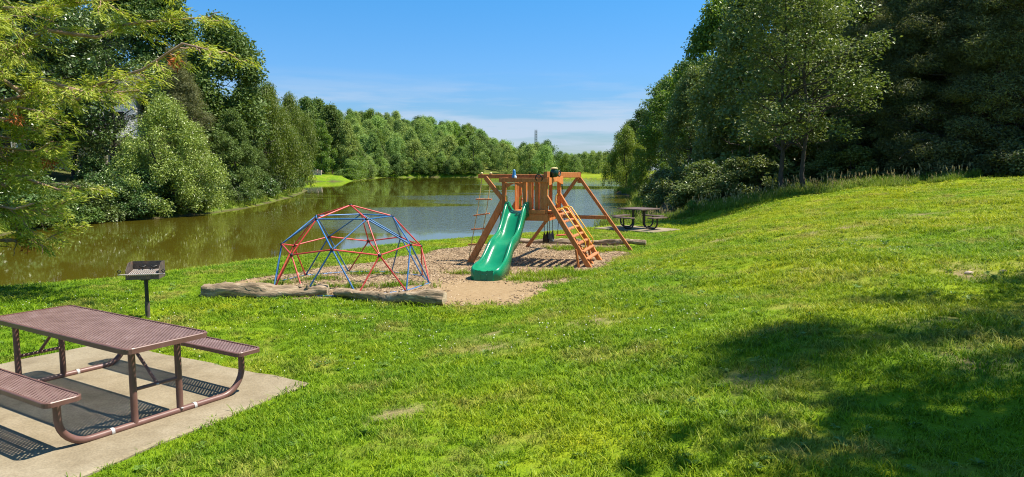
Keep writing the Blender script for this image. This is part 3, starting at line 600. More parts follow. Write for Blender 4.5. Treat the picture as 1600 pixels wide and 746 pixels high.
#TREELIST
FOREST = [  # mesh, leaf, x, y, height, width factor, name, label
 ('birch', 'leaf_birch', -21.03, 42.50, 7.05, 1.12, 'birch_tree', 'pale green small-leaved tree leaning over the water on the left bank'),
 ('oak_c', 'leaf_glossy', -43.57, 66.00, 18.13, 1.0, 'broadleaf_tree', 'dark glossy-leaved tree behind the overhanging branches on the left bank'),
 ('oak_a', 'leaf_glossy', -31.17, 43.00, 14.30, 1.0, 'broadleaf_tree', 'tall dark tree at the left edge behind the drooping conifer'),
 ('oak_b', 'leaf_glossy', -35.65, 66.00, 18.22, 1.0, 'broadleaf_tree', 'tall glossy dark tree beside the white house'),
 ('cedar_a', 'leaf_cedar', -23.78, 50.00, 10.86, 1.1, 'cedar_tree', 'feathery dark cedar above the pale small-leaved tree'),
 ('oak_a', 'leaf_oak', -26.05, 62.00, 15.70, 1.0, 'broadleaf_tree', 'tall round-topped oak at the skyline on the left bank'),
 ('oak_b', 'leaf_oak', -32.79, 66.00, 18.38, 1.0, 'broadleaf_tree', 'tall oak left of the round-topped skyline oak'),
 ('oak_c', 'leaf_oak', -28.25, 75.00, 11.88, 0.9, 'broadleaf_tree', 'oak between the skyline oak and the yellow-green willow'),
 ('oak_c', 'leaf_oak', -21.34, 53.50, 7.02, 0.85, 'broadleaf_tree', 'mid green tree right of the pale tree, its skirts touching the water'),
 ('willow', 'leaf_willow', -25.34, 73.00, 10.72, 1.0, 'willow_tree', 'yellow-green willow rising from the left shore'),
 ('willow', 'leaf_willow', -30.18, 95.00, 12.01, 0.9, 'willow_tree', 'second yellow-green willow, just right of the first'),
 ('oak_c', 'leaf_oak', -22.76, 61.00, 5.53, 0.8, 'broadleaf_tree', 'low bushy tree in front of the first willow'),
 ('oak_c', 'leaf_oak', -33.61, 100.00, 6.55, 0.8, 'broadleaf_tree', 'small tree at the foot of the willows by the grass point'),
 ('shrub_a', 'leaf_glossy', -23.41, 39.00, 2.06, 1.2, 'shrub', 'dark glossy shrub on the left shore below the white house'),
 ('shrub_b', 'leaf_glossy', -25.06, 38.50, 1.26, 1.2, 'shrub', 'dark shrub at the water left of the shore trees'),
 ('shrub_a', 'leaf_oak', -22.49, 40.60, 1.21, 1.2, 'shrub', 'low green shrub just left of the pale leaning tree'),
 ('shrub_b', 'leaf_oak', -23.86, 34.00, 1.42, 1.1, 'shrub', 'green shrub at the left edge of the far shore'),
 ('shrub_a', 'leaf_glossy', -20.63, 43.80, 1.56, 1.2, 'shrub', 'dark shrub under the right side of the pale leaning tree'),
 ('shrub_b', 'leaf_glossy', -20.96, 51.00, 1.38, 1.2, 'shrub', 'dark shrub at the waterline under the mid green tree'),
 ('shrub_a', 'leaf_glossy', -24.13, 33.00, 1.64, 1.3, 'shrub', 'dark shrub cut by the left edge of the picture'),
 ('open_b', 'leaf_glossy', -27.41, 48.50, 12.23, 0.9, 'broadleaf_tree', 'loose dark glossy tree right in front of the white house'),
 ('oak_c', 'leaf_glossy', -30.86, 49.00, 13.07, 0.8, 'broadleaf_tree', 'dense dark glossy tree hiding the left part of the white house'),
 ('shrub_a', 'leaf_glossy', -28.21, 47.00, 2.20, 1.0, 'shrub', 'tall dark shrub under the deck of the white house'),
 ('shrub_b', 'leaf_glossy', -26.84, 47.50, 2.08, 1.0, 'shrub', 'dark shrub below the right end of the house deck'),
 ('shrub_b', 'leaf_oak', -25.35, 47.50, 2.80, 1.0, 'shrub', 'green shrub between the white house and the pale leaning tree'),
 ('tall_a', 'leaf_oak', -55.79, 190.00, 20.81, 0.9, 'broadleaf_tree', 'tall dark oak at the back of the grass point, leftmost of its clump'),
 ('tall_b', 'leaf_oak', -48.09, 186.00, 18.92, 0.95, 'broadleaf_tree', 'tall dark oak at the back of the grass point, middle of its clump'),
 ('tall_a', 'leaf_oak', -55.40, 200.00, 21.54, 0.9, 'broadleaf_tree', 'tall oak half hidden behind the stone wall clump'),
 ('tall_b', 'leaf_bright', -48.49, 178.00, 14.15, 0.8, 'broadleaf_tree', 'bright green tree standing right behind the stone wall'),
 ('tall_b', 'leaf_far', -43.19, 182.00, 14.76, 0.75, 'broadleaf_tree', 'dark green tree at the right end of the grass point'),
 ('tall_b', 'leaf_bright', -41.73, 186.00, 11.24, 0.7, 'broadleaf_tree', 'yellowish green small tree at the tip of the grass point'),
 ('tall_a', 'leaf_far', -53.63, 176.00, 16.08, 0.8, 'broadleaf_tree', 'dark tree behind the second willow'),
 ('shrub_a', 'leaf_bright', -40.49, 174.00, 2.77, 1.5, 'shrub', 'bright shrub at the waterline of the grass point'),
 ('shrub_b', 'leaf_oak', -43.38, 174.00, 1.34, 1.5, 'shrub', 'green shrub on the grass point next to the stone wall'),
 ('tall_b', 'leaf_far', -46.65, 235.00, 14.87, 0.8, 'broadleaf_tree', 'dark tree on the shore where the hill begins'),
 ('tall_b', 'leaf_bright', -39.59, 268.00, 9.52, 0.7, 'broadleaf_tree', 'bright green tree standing on the hill shore'),
 ('willow', 'leaf_willow', 14.13, 86.00, 7.42, 1.0, 'willow_tree', 'yellow-green willow over the water on the right bank'),
 ('willow', 'leaf_bright', 13.67, 74.00, 3.39, 0.9, 'willow_tree', 'low drooping tree dipping into the water on the right bank'),
 ('oak_c', 'leaf_bright', 15.19, 70.00, 9.13, 1.0, 'broadleaf_tree', 'bright green tree right of the right-bank willow'),
 ('oak_a', 'leaf_oak', 19.94, 108.00, 11.82, 1.0, 'broadleaf_tree', 'dark tree rising behind the right-bank willow'),
 ('oak_b', 'leaf_oak', 21.35, 125.00, 11.42, 1.0, 'broadleaf_tree', 'farthest dark tree on the right bank skyline'),
 ('oak_b', 'leaf_oak', 20.39, 92.00, 13.09, 1.0, 'broadleaf_tree', 'dark tree on the stepped skyline of the right bank'),
 ('oak_a', 'leaf_oak', 20.09, 80.00, 13.33, 1.0, 'broadleaf_tree', 'broad dark tree next higher on the right bank skyline'),
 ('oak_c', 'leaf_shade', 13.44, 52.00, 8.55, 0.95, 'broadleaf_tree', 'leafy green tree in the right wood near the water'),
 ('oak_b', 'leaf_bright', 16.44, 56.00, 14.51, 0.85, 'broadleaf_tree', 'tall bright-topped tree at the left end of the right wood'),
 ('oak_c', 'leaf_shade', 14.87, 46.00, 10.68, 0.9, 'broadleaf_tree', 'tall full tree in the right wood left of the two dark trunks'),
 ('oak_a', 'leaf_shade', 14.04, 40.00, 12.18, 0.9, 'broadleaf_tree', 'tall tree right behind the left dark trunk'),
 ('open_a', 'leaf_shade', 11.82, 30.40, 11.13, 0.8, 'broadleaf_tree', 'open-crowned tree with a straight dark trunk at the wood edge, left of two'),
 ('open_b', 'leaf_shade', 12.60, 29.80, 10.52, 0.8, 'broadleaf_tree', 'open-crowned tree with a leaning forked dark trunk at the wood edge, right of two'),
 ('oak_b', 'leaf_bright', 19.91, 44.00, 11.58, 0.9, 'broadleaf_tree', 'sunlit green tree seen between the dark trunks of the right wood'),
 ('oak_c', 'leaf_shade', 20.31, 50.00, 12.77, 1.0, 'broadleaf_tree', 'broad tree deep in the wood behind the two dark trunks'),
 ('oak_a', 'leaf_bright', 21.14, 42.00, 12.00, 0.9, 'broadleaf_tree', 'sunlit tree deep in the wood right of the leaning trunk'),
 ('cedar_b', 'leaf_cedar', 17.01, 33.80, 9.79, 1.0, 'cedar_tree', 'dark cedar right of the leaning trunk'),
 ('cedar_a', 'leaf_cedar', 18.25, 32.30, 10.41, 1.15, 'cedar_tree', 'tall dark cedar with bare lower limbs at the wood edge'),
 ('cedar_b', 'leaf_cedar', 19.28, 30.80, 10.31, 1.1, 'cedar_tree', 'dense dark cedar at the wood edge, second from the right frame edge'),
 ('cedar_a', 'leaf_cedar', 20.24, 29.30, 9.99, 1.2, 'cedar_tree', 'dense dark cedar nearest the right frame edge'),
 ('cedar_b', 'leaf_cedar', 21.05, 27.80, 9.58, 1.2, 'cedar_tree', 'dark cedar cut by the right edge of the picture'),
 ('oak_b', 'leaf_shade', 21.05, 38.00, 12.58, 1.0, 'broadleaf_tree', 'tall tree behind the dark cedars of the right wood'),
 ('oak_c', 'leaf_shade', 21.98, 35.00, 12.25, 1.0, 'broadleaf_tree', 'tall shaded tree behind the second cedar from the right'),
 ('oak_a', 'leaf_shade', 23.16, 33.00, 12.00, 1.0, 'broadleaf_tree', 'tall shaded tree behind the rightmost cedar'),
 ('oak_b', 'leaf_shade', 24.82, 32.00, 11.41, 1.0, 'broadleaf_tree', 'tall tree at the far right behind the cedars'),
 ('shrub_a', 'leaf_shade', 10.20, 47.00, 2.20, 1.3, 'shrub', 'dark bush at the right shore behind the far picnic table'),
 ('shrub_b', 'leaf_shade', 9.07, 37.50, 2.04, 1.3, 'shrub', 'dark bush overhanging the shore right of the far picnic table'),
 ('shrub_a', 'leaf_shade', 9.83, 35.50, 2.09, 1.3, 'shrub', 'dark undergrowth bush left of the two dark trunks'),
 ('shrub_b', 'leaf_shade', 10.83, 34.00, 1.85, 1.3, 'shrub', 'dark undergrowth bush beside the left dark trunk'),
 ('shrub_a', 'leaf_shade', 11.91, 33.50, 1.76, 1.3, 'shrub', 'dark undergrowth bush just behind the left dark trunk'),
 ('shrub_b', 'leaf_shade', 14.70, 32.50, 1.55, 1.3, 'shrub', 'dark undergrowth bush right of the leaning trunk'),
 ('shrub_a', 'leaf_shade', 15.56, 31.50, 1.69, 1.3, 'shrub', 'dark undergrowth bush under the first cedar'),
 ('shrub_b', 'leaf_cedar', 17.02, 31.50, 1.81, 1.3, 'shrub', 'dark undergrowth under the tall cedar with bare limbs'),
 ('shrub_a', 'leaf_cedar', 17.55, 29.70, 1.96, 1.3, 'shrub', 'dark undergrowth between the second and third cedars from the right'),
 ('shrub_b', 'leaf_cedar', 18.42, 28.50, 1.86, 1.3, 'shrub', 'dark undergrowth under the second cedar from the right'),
 ('shrub_a', 'leaf_cedar', 19.21, 27.20, 1.87, 1.3, 'shrub', 'dark undergrowth under the rightmost full cedar'),
 ('shrub_b', 'leaf_cedar', 19.88, 26.10, 1.71, 1.3, 'shrub', 'dark undergrowth at the right edge of the picture'),
 ('shrub_b', 'leaf_bright', 8.20, 31.50, 0.65, 1.2, 'shrub', 'small bright bush in the weeds by the far picnic table'),
]
for kind, leaf, x, y, h, wide, name, label in FOREST:
    plant(kind, leaf, x, y, h, label, None, name, wide=wide, cat='shrub' if name == 'shrub' else 'tree')
# ------------------------------------------------------------------ the near picnic table
def round_rect(hx, hy, r, n=5):
    pts = []
    for cx, cy, a0 in ((hx-r, hy-r, 0), (-hx+r, hy-r, 90), (-hx+r, -hy+r, 180), (hx-r, -hy+r, 270)):
        for k in range(n+1):
            a = R(a0+90*k/n); pts.append((cx+r*math.cos(a), cy+r*math.sin(a)))
    return pts
def lattice_panel(hx, hy, z, step, wd, th, cy=0.0):
    """diamond lattice of crossing strips: real holes"""
    m = MB()
    for s in (1, -1):
        c = -(hx+hy)+step*0.5
        while c < hx+hy:
            # line x + s*y = c clipped to the rectangle
            y0, y1 = -hy, hy
            xa, xb = c-s*y0, c-s*y1
            P = []
            for (x, y) in ((xa, y0), (xb, y1)): P.append([x, y])
            def clip(p, q):
                for lo in (-hx, hx):
                    pass
                return p, q
            t0, t1 = 0.0, 1.0; dx = P[1][0]-P[0][0]
            for lo, sg in ((-hx, 1), (hx, -1)):
                a = sg*(P[0][0]-lo); b = sg*dx
                if abs(b) < 1e-9:
                    if a < 0: t1 = -1
                elif b > 0: t0 = max(t0, -a/b)
                else: t1 = min(t1, -a/b)
            if t1-t0 > 0.01:
                p = (P[0][0]+dx*t0, P[0][1]+2*hy*t0+cy, z+0.0012*s); q = (P[0][0]+dx*t1, P[0][1]+2*hy*t1+cy, z+0.0012*s)
                m.bar(p, q, wd, th)
            c += step
    return m
def rim_ring(hx, hy, z, h, w, r, cy=0.0):
    m = MB(); o = round_rect(hx, hy, r); i = round_rect(hx-w, hy-w, max(r-w, 0.005)); b = 0.006
    ob = round_rect(hx-b, hy-b, r-b)
    rings = [[(x, y+cy, z-h) for x, y in o], [(x, y+cy, z-b) for x, y in o], [(x, y+cy, z) for x, y in ob], [(x, y+cy, z) for x, y in i], [(x, y+cy, z-h) for x, y in i]]
    n = len(o); vs = [v for rg in rings for v in rg]
    fs = [(a*n+k, a*n+(k+1) % n, ((a+1) % 5)*n+(k+1) % n, ((a+1) % 5)*n+k) for a in range(5) for k in range(n)]
    m.add(vs, fs); return m
pt = empty('picnic_table', (TC[0], TC[1], 0.012), TA)
tag(pt, 'brown coated metal picnic table with lattice top in the left foreground', 'picnic table')
top = lattice_panel(1.205, 0.375, 0.738, 0.042, 0.0145, 0.007).build('tabletop', M['sky_sheen_coating'], pt)
rim_ring(1.22, 0.39, 0.75, 0.048, 0.022, 0.075).build('rim', M['brown_coating'], top)
sm = MB()
sm.bar((-1.19, 0, 0.724), (1.19, 0, 0.724), 0.03, 0.012)
for sx in (-1, 1):
    for y in (-0.24, 0.18): pass
    sm.bar((sx*1.03, -0.35, 0.716), (sx*1.03, 0.35, 0.716), 0.04, 0.014)
sm.build('support_rail', M['brown_coating'], top)
for cy in (-0.85, 0.85):
    b = lattice_panel(1.155, 0.128, 0.447, 0.042, 0.0145, 0.007, cy).build('bench', M['sky_sheen_coating'], pt)
    rim_ring(1.17, 0.143, 0.46, 0.042, 0.02, 0.06, cy).build('rim', M['brown_coating'], b)
    s2 = MB(); s2.bar((-1.14, cy, 0.436), (1.14, cy, 0.436), 0.025, 0.01)
    for sx in (-1, 1): s2.bar((sx*1.03, cy-0.12, 0.43), (sx*1.03, cy+0.12, 0.43), 0.04, 0.012)
    s2.build('support_rail', M['brown_coating'], b)
for sx in (-1, 1):
    x = sx*1.03; path = []
    for s, rng_ in ((-1, range(0, 9)), (1, range(8, -1, -1))):
        if s == -1: path += [(x, -0.85, 0.428), (x, -0.85, 0.30)]
        for k in rng_:
            a = R(90*k/8); path.append((x, s*(0.85-0.24*(1-math.cos(a))), 0.275-0.24*math.sin(a)))
        if s == 1: path += [(x, 0.85, 0.30), (x, 0.85, 0.428)]
    m = MB(); m.tube(path, 0.030, 12); m.build('base_tube', M['brown_coating'], pt)
    for y in (-0.24, 0.18):
        m = MB(); m.tube([(x, y, 0.045), (x, y, 0.712)], 0.029, 12); m.build('post', M['brown_coating'], pt)
    m = MB(); m.tube([(x, -0.24, 0.34), (x, 0.18, 0.34)], 0.017, 8); m.build('crossbar', M['brown_coating'], pt)
    m = MB(); m.tube([(x, -0.03, 0.352), (x-sx*0.46, -0.03, 0.716)], 0.015, 8); m.build('brace', M['brown_coating'], pt)
    for y in (-0.44, 0.32):
        m = MB(); m.tube([(x, y-0.013, 0.035), (x, y+0.013, 0.035)], 0.0335, 12, cap=False); m.bar((x+sx*0.03, y, 0.0), (x+sx*0.075, y, 0.0), 0.03, 0.008)
        m.build('anchor_strap', M['zinc'], pt)
    m = MB(); m.lathe([(0.0, 0.012), (0.012, 0.01), (0.014, 0.0), (0.0, 0.0)], (x+sx*0.029, 0.18, 0.055), 8); m.build('bolt', M['zinc'], pt)
    m = MB(); m.lathe([(0.0, 0.012), (0.012, 0.01), (0.014, 0.0), (0.0, 0.0)], (x+sx*0.015, -0.03, 0.335), 8); m.build('bolt', M['zinc'], pt)

# ------------------------------------------------------------------ the far picnic table: square top, four seats on looped legs
ft = empty('picnic_table', (4.72, 25.75, 0.05), R(41))
tag(ft, 'small square dark brown picnic table with four seats on the far pad', 'picnic table')
t2 = lattice_panel(0.565, 0.565, 0.745, 0.045, 0.030, 0.010).build('tabletop', M['dull_brown'], ft)
rim_ring(0.58, 0.58, 0.757, 0.045, 0.022, 0.08).build('rim', M['dull_brown'], t2)
m = MB(); m.bar((-0.5, 0, 0.722), (0.5, 0, 0.722), 0.06, 0.02); m.bar((0, -0.5, 0.698), (0, 0.5, 0.698), 0.06, 0.02); m.build('support_rail', M['dark_coating'], t2)
for k in range(4):
    a = R(90*k); ca, sa = math.cos(a), math.sin(a)
    def rot(p): return (p[0]*ca-p[1]*sa, p[0]*sa+p[1]*ca, p[2])
    s = MB(); lp = lattice_panel(0.42, 0.135, 0.447, 0.045, 0.030, 0.010)
    s.add([rot((v[0], v[1]-0.86, v[2])) for v in lp.v], lp.f); b = s.build('seat', M['dull_brown'], ft)
    s = MB(); rr = rim_ring(0.435, 0.15, 0.458, 0.04, 0.02, 0.06); s.add([rot((v[0], v[1]-0.86, v[2])) for v in rr.v], rr.f); s.build('rim', M['dull_brown'], b)
    pts = [(0, -0.28, 0.71), (0, -0.28, 0.25)]
    for j in range(1, 7): an = R(90*j/6); pts.append((0, -0.28-0.2*(1-math.cos(an)), 0.235-0.2*math.sin(an)))
    for j in range(0, 7): an = R(90*j/6); pts.append((0, -0.66-0.2*math.sin(an), 0.235-0.2*math.cos(an)))
    pts.append((0, -0.86, 0.44))
    m = MB(); m.tube([rot(p) for p in pts], 0.03, 8); m.build('leg_loop', M['dark_coating'], ft)

# ------------------------------------------------------------------ park grill on its post
gr = empty('park_grill', (-5.52, 10.32, 0.0), R(12))
tag(gr, 'black steel pedestal barbecue grill standing in the grass behind the near picnic table', 'grill')
m = MB(); m.tube([(0, 0, -0.05), (0, 0, 0.25)], 0.034, 10); m.build('post_sleeve', M['rust_steel'], gr)
m = MB(); m.tube([(0, 0, 0.24), (0, 0, 0.60)], 0.028, 10); m.build('post', M['black_steel'], gr)
fb = MB()   # open-fronted firebox: floor, back, two sides
hw, hd, z0, z1 = 0.225, 0.165, 0.615, 0.85; th = 0.008
fb.box((0, 0, z0), (2*hw, 2*hd, th)); fb.box((0, hd, (z0+z1)/2), (2*hw, th, z1-z0))
fbx = fb.build('firebox', M['rust_steel'], gr)
for s in (-1, 1):
    m = MB(); vs = []
    for x in (s*hw-th/2, s*hw+th/2): vs += [(x, -hd, z0), (x, hd, z0), (x, hd, z1), (x, -0.02, z1), (x, -hd, z0+0.13)]
    m.add(vs, [(4, 3, 2, 1, 0), (5, 6, 7, 8, 9)]+[(i, (i+1) % 5, 5+(i+1) % 5, 5+i) for i in range(5)]); m.build('side_plate', M['rust_steel'], gr)
m = MB(); m.box((0, -hd, z0+0.03), (2*hw, th, 0.06)); m.build('front_lip', M['rust_steel'], gr)
gt = MB()
for k in range(15):
    x = -0.20+0.40*k/14; gt.tube([(x, -hd-0.02, z0+0.065), (x, hd-0.03, z0+0.105)], 0.0065, 6)
grate = gt.build('grate', M['grate_steel'], gr)
m = MB(); m.tube([(-0.32, -hd-0.035, z0+0.08), (0.32, -hd-0.035, z0+0.08)], 0.009, 6); m.tube([(-0.21, hd-0.03, z0+0.105), (0.21, hd-0.03, z0+0.105)], 0.008, 6); m.build('crossbar', M['grate_steel'], grate)
for s in (-1, 1):
    m = MB(); m.tube([(s*0.30, -hd-0.035, z0+0.10), (s*0.325, -hd-0.035, z0+0.13), (s*0.30, -hd-0.035, z0+0.15), (s*0.275, -hd-0.035, z0+0.13)], 0.008, 6, closed=True); m.build('handle', M['black_steel'], gr)
    m = MB(); m.tube([(s*0.12, hd-0.012, z1-0.075), (s*0.09, hd-0.05, z1-0.085), (s*0.06, hd-0.05, z1-0.085), (s*0.04, hd-0.012, z1-0.075)], 0.012, 6); m.build('grate_hook', M['black_steel'], gr)
m = MB(); m.box((0, 0, z0-0.02), (0.11, 0.11, 0.03)); m.build('collar', M['black_steel'], gr)

# ------------------------------------------------------------------ climbing dome (two-frequency geodesic half sphere)
DR = 1.52; dome = empty('climbing_dome', (-3.13, 13.42, 0.03))
tag(dome, 'red and blue metal geodesic climbing dome standing on the wood chips', 'climbing dome')
def sph(az, r, z): a = R(az); return (DR*r*math.sin(a), -DR*r*math.cos(a), DR*z)
A0 = 34
apex = (0, 0, DR)
r1 = [sph(A0+72*k, 0.526, 0.851) for k in range(5)]
ra = [sph(A0+72*k, 0.894, 0.447) for k in range(5)]
rb = [sph(A0+36+72*k, 0.851, 0.526) for k in range(5)]
gd = [sph(A0+18+36*k, 1.0, 0.0) for k in range(10)]
def strut(p, q, c):
    p = Vector(p); q = Vector(q); d = (q-p).normalized(); n = ((p+q)/2).normalized()
    m = MB(); m.tube([p+d*0.045, q-d*0.045], 0.0140, 8)
    m.bar(p-d*0.012, p+d*0.06, 0.036, 0.008, n); m.bar(q-d*0.06, q+d*0.012, 0.036, 0.008, n)
    m.build('strut', M[c], dome)
for k in range(5):
    j = (k+1) % 5
    strut(apex, r1[k], 'red_paint'); strut(r1[k], r1[j], 'blue_paint'); strut(r1[k], ra[k], 'red_paint')
    strut(r1[k], rb[k], 'blue_paint'); strut(r1[j], rb[k], 'blue_paint')
    strut(ra[k], rb[k], 'red_paint'); strut(rb[k], ra[j], 'red_paint')
    g0, g1, g2 = gd[2*k], gd[2*k+1], gd[(2*k-1) % 10]
    strut(ra[k], g0, 'red_paint'); strut(ra[k], g2, 'red_paint'); strut(rb[k], g0, 'blue_paint'); strut(rb[k], g1, 'blue_paint')
    strut(g0, g1, 'blue_paint'); strut(g2, g0, 'blue_paint')
hub = MB(); hub.lathe([(0, 0.026), (0.02, 0.024), (0.034, 0.010), (0.034, -0.012), (0.018, -0.024), (0, -0.024)], (0, 0, 0), 10); hubm = hub.mesh('hub'); hubm.materials.append(M['black_steel'])
for p in [apex]+r1+ra+rb+gd:
    o = bpy.data.objects.new('hub', hubm); COL.objects.link(o); o.parent = dome; o.location = p
    o.rotation_euler = Vector(p).to_track_quat('Z', 'Y').to_euler() if p[2] > 0.01 else (0, 0, 0)

# ------------------------------------------------------------------ wooden play set
PS = (0.775, 15.8); PA = math.atan2(-0.287, 0.958)
ps = empty('wooden_playset', (PS[0], PS[1], 0.02), PA)
tag(ps, 'orange-brown wooden play set with a green wave slide and climbing ladder', 'play set')
def wood(name, p, q, w, h, up=(0, 0, 1), par=None, mat='cedar_wood'):
    m = MB(); m.bar(p, q, w, h, up, min(w, h)*0.1); return m.build(name, M[mat], par or ps)
D = 1.35; ZD = 1.20; ZT = 2.03
for x, y in ((-1, 0), (0, 0), (-1, D), (0, D)): wood('post', (x, y, 1.02), (x, y, ZT), 0.09, 0.09, (0, 1, 0))
wood('post', (-0.5, 0, 1.2), (-0.5, 0, 1.93), 0.085, 0.085, (0, 1, 0))
for y in (0, D):
    wood('flared_leg', (0.0, y, 1.60), (1.06, y, -0.05), 0.085, 0.11, (1, 0, 1))
    wood('flared_leg', (-1.0, y, 1.52), (-1.88, y, -0.05), 0.085, 0.15, (-1, 0, 1))
wood('deck_beam', (-1.06, -0.068, 1.125), (0.06, -0.068, 1.125), 0.04, 0.15)
wood('deck_beam', (-1.06, D+0.068, 1.125), (0.06, D+0.068, 1.125), 0.04, 0.15)
wood('deck_beam', (0.068, -0.04, 1.125), (0.068, D+0.04, 1.125), 0.04, 0.15)
wood('deck_beam', (-1.068, -0.04, 1.125), (-1.068, D+0.04, 1.125), 0.04, 0.15)
for k in range(9): y = 0.07+k*(D-0.14)/8; wood('deck_board', (-1.03, y, 1.215), (0.03, y, 1.215), 0.135, 0.028)
wood('top_rail', (-1.10, -0.066, 1.975), (0.05, -0.066, 1.975), 0.04, 0.10)
wood('top_rail', (-1.08, D+0.066, 1.975), (0.05, D+0.066, 1.975), 0.04, 0.10)
wood('top_rail', (-1.066, 0, 1.975), (-1.066, D, 1.975), 0.04, 0.10)
def arch(p, q, ztop, zend, zmid, th, par=ps):
    """header board with a scooped lower edge"""
    p = Vector(p); q = Vector(q); d = q-p; n = Vector((-d.y, d.x, 0)).normalized()*th/2; N = 14; a = []; b = []
    for i in range(N+1):
        t = i/N; c = p+d*t; zb = zend+(zmid-zend)*(0.5-0.5*math.cos(2*math.pi*t)); zt = ztop-0.015*math.sin(3*math.pi*t)**2
        for lst, s in ((a, -1), (b, 1)): lst.append((c+n*s+Vector((0, 0, zb)), c+n*s+Vector((0, 0, zt))))
    rings = [[a[i][0], a[i][1], b[i][1], b[i][0]] for i in range(N+1)]
    m = MB(); m.loft(rings, smooth=False); m.build('arched_header', M['cedar_wood'], par)
arch((0.069, -0.06, 0), (0.069, D+0.06, 0), 2.045, 1.86, 1.94, 0.036)
arch((-0.955, -0.02, 0), (-0.543, -0.02, 0), 1.915, 1.80, 1.885, 0.03)
for x in (-0.37, -0.215, -0.085): wood('slat', (x, -0.03, 1.22), (x, -0.03, 1.93), 0.088, 0.022, (0, 1, 0))
for x in (-0.84, -0.68, -0.52, -0.36, -0.20): wood('slat', (x, D-0.05, 1.22), (x, D-0.05, 1.93), 0.085, 0.022, (0, 1, 0))
for y in (0.95, 1.12): wood('slat', (-1.0, y, 1.22), (-1.0, y, 1.93), 0.022, 0.085, (0, 1, 0))
wood('toe_board', (-0.45, -0.095, 1.255), (0.0, -0.095, 1.255), 0.022, 0.085)
# the beam that carries the rope ladder, the swing beam and its A-frame
wood('ladder_beam', (-1.80, 0.5, 2.055), (-0.06, 0.5, 2.055), 0.07, 0.10)
wood('knee_brace', (-1.45, -0.02, 2.03), (-1.05, -0.02, 1.55), 0.05, 0.10, (1, 0, 1))
wood('swing_beam', (0.0, -0.07, 2.10), (0.0, 3.85, 2.06), 0.085, 0.14)
for s in (-1, 1): wood('a_frame_leg', (0.02+s*0.02, 3.70+s*0.03, 1.99), (0.02+s*1.5, 3.68+s*0.03, -0.03), 0.085, 0.085, (0, 1, 0))
wood('a_frame_crossbar', (-0.78, 3.62, 0.90), (0.82, 3.62, 0.90), 0.04, 0.10)
wood('beam_end_cap', (0.0, 3.885, 1.84), (0.0, 3.885, 2.15), 0.10, 0.035, (0, 1, 0))
# ladder face
wood('ladder_rail', (0.055, 0.66, 1.19), (0.99, 0.66, -0.04), 0.085, 0.09, (1, 0, 1))
wood('ladder_head', (0.10, -0.02, 1.255), (0.10, D+0.02, 1.255), 0.10, 0.035)
for k in range(7):
    t = 0.10+0.128*k; x = 0.12+0.92*t; z = 1.36-1.36*(t*0.94+0.06)
    wood('rung', (x+0.045, -0.02, z+0.03), (x+0.045, D+0.02, z+0.03), 0.10, 0.032, mat='rung_wood')
for y in (-0.07, D+0.07): wood('ground_stake', (0.72, y, 0.42), (0.80, y, -0.05), 0.045, 0.10, (0, 1, 0))
for y in (0.30, 0.82, 1.27):
    a = Vector((0.15, y, 1.28)); b = Vector((0.80, y, 0.36)); n = Vector((0.75, 0, 0.66)); d = (b-a).normalized()
    m = MB(); m.tube([a, a+n*0.10+d*0.03, a+n*0.16+d*0.10, b+n*0.16-d*0.10, b+n*0.11-d*0.02, b+n*0.02], 0.015, 8); m.build('hand_rail', M['yellow_paint'], ps)
for (x, y, s) in ((-0.555, -0.05, -1), (-0.02, D-0.06, -1), (-0.945, -0.05, 1)):
    m = MB(); m.tube([(x, y, 1.36), (x+s*0.035, y-0.03, 1.40), (x+s*0.04, y-0.035, 1.50), (x+s*0.035, y-0.03, 1.58), (x, y, 1.62)], 0.017, 8); m.build('grab_handle', M['yellow_paint'], ps)
# slide
def slide_mesh():
    st = [(-0.16, 1.262, 0.195, 0.20), (-0.04, 1.262, 0.195, 0.215), (0.08, 1.235, 0.195, 0.205), (0.22, 1.150, 0.195, 0.185), (0.42, 0.95, 0.195, 0.165), (0.62, 0.770, 0.195, 0.155), (0.82, 0.670, 0.20, 0.15), (1.02, 0.615, 0.205, 0.15),
          (1.22, 0.545, 0.21, 0.15), (1.42, 0.405, 0.22, 0.155), (1.62, 0.265, 0.23, 0.165), (1.80, 0.190, 0.24, 0.16), (1.98, 0.165, 0.255, 0.15), (2.12, 0.163, 0.258, 0.125), (2.22, 0.168, 0.245, 0.09), (2.29, 0.18, 0.21, 0.05), (2.33, 0.19, 0.14, 0.025)]
    rings = []
    # smooth subdivision of the stations
    S = np.array(st); ss = np.linspace(0, len(st)-1, 58)
    def cr(a, t):
        i = int(min(max(math.floor(t), 0), len(a)-2)); f = t-i; p = [a[max(i-1, 0)], a[i], a[i+1], a[min(i+2, len(a)-1)]]
        return 0.5*((2*p[1])+(-p[0]+p[2])*f+(2*p[0]-5*p[1]+4*p[2]-p[3])*f*f+(-p[0]+3*p[1]-3*p[2]+p[3])*f**3)
    for t in ss:
        s, z, w, h = cr(S, t)
        k = min(max((s-1.15)/0.75, 0), 1); k = k*k*(3-2*k); sk = (1-k)*(-0.11) + k*(-(z)-0.01)
        fl = 0.05+0.03*math.exp(-((s+0.02)/0.12)**2)
        half = [(w+fl+0.012, sk), (w+fl+0.008, h*0.35), (w+fl, h-0.02), (w+fl-0.015, h-0.003), (w+0.02, h), (w+0.004, h-0.012), (w-0.012, h*0.62), (w-0.05, h*0.28), (w*0.62, 0.022), (w*0.3, 0.003)]
        sec = [(-x, zz) for x, zz in half]+[(0, 0)]+[(x, zz) for x, zz in half[::-1]]
        rings.append([(-0.67+x, -0.10-s, z+zz) for x, zz in sec])
    m = MB(); m.loft(rings, closed_ring=False, caps=False)
    last = rings[-1]; n = len(last); base = [(v[0], v[1]-0.012, 0.0) for v in last]
    m.loft([last, base], closed_ring=False, caps=False, smooth=False)
    return m
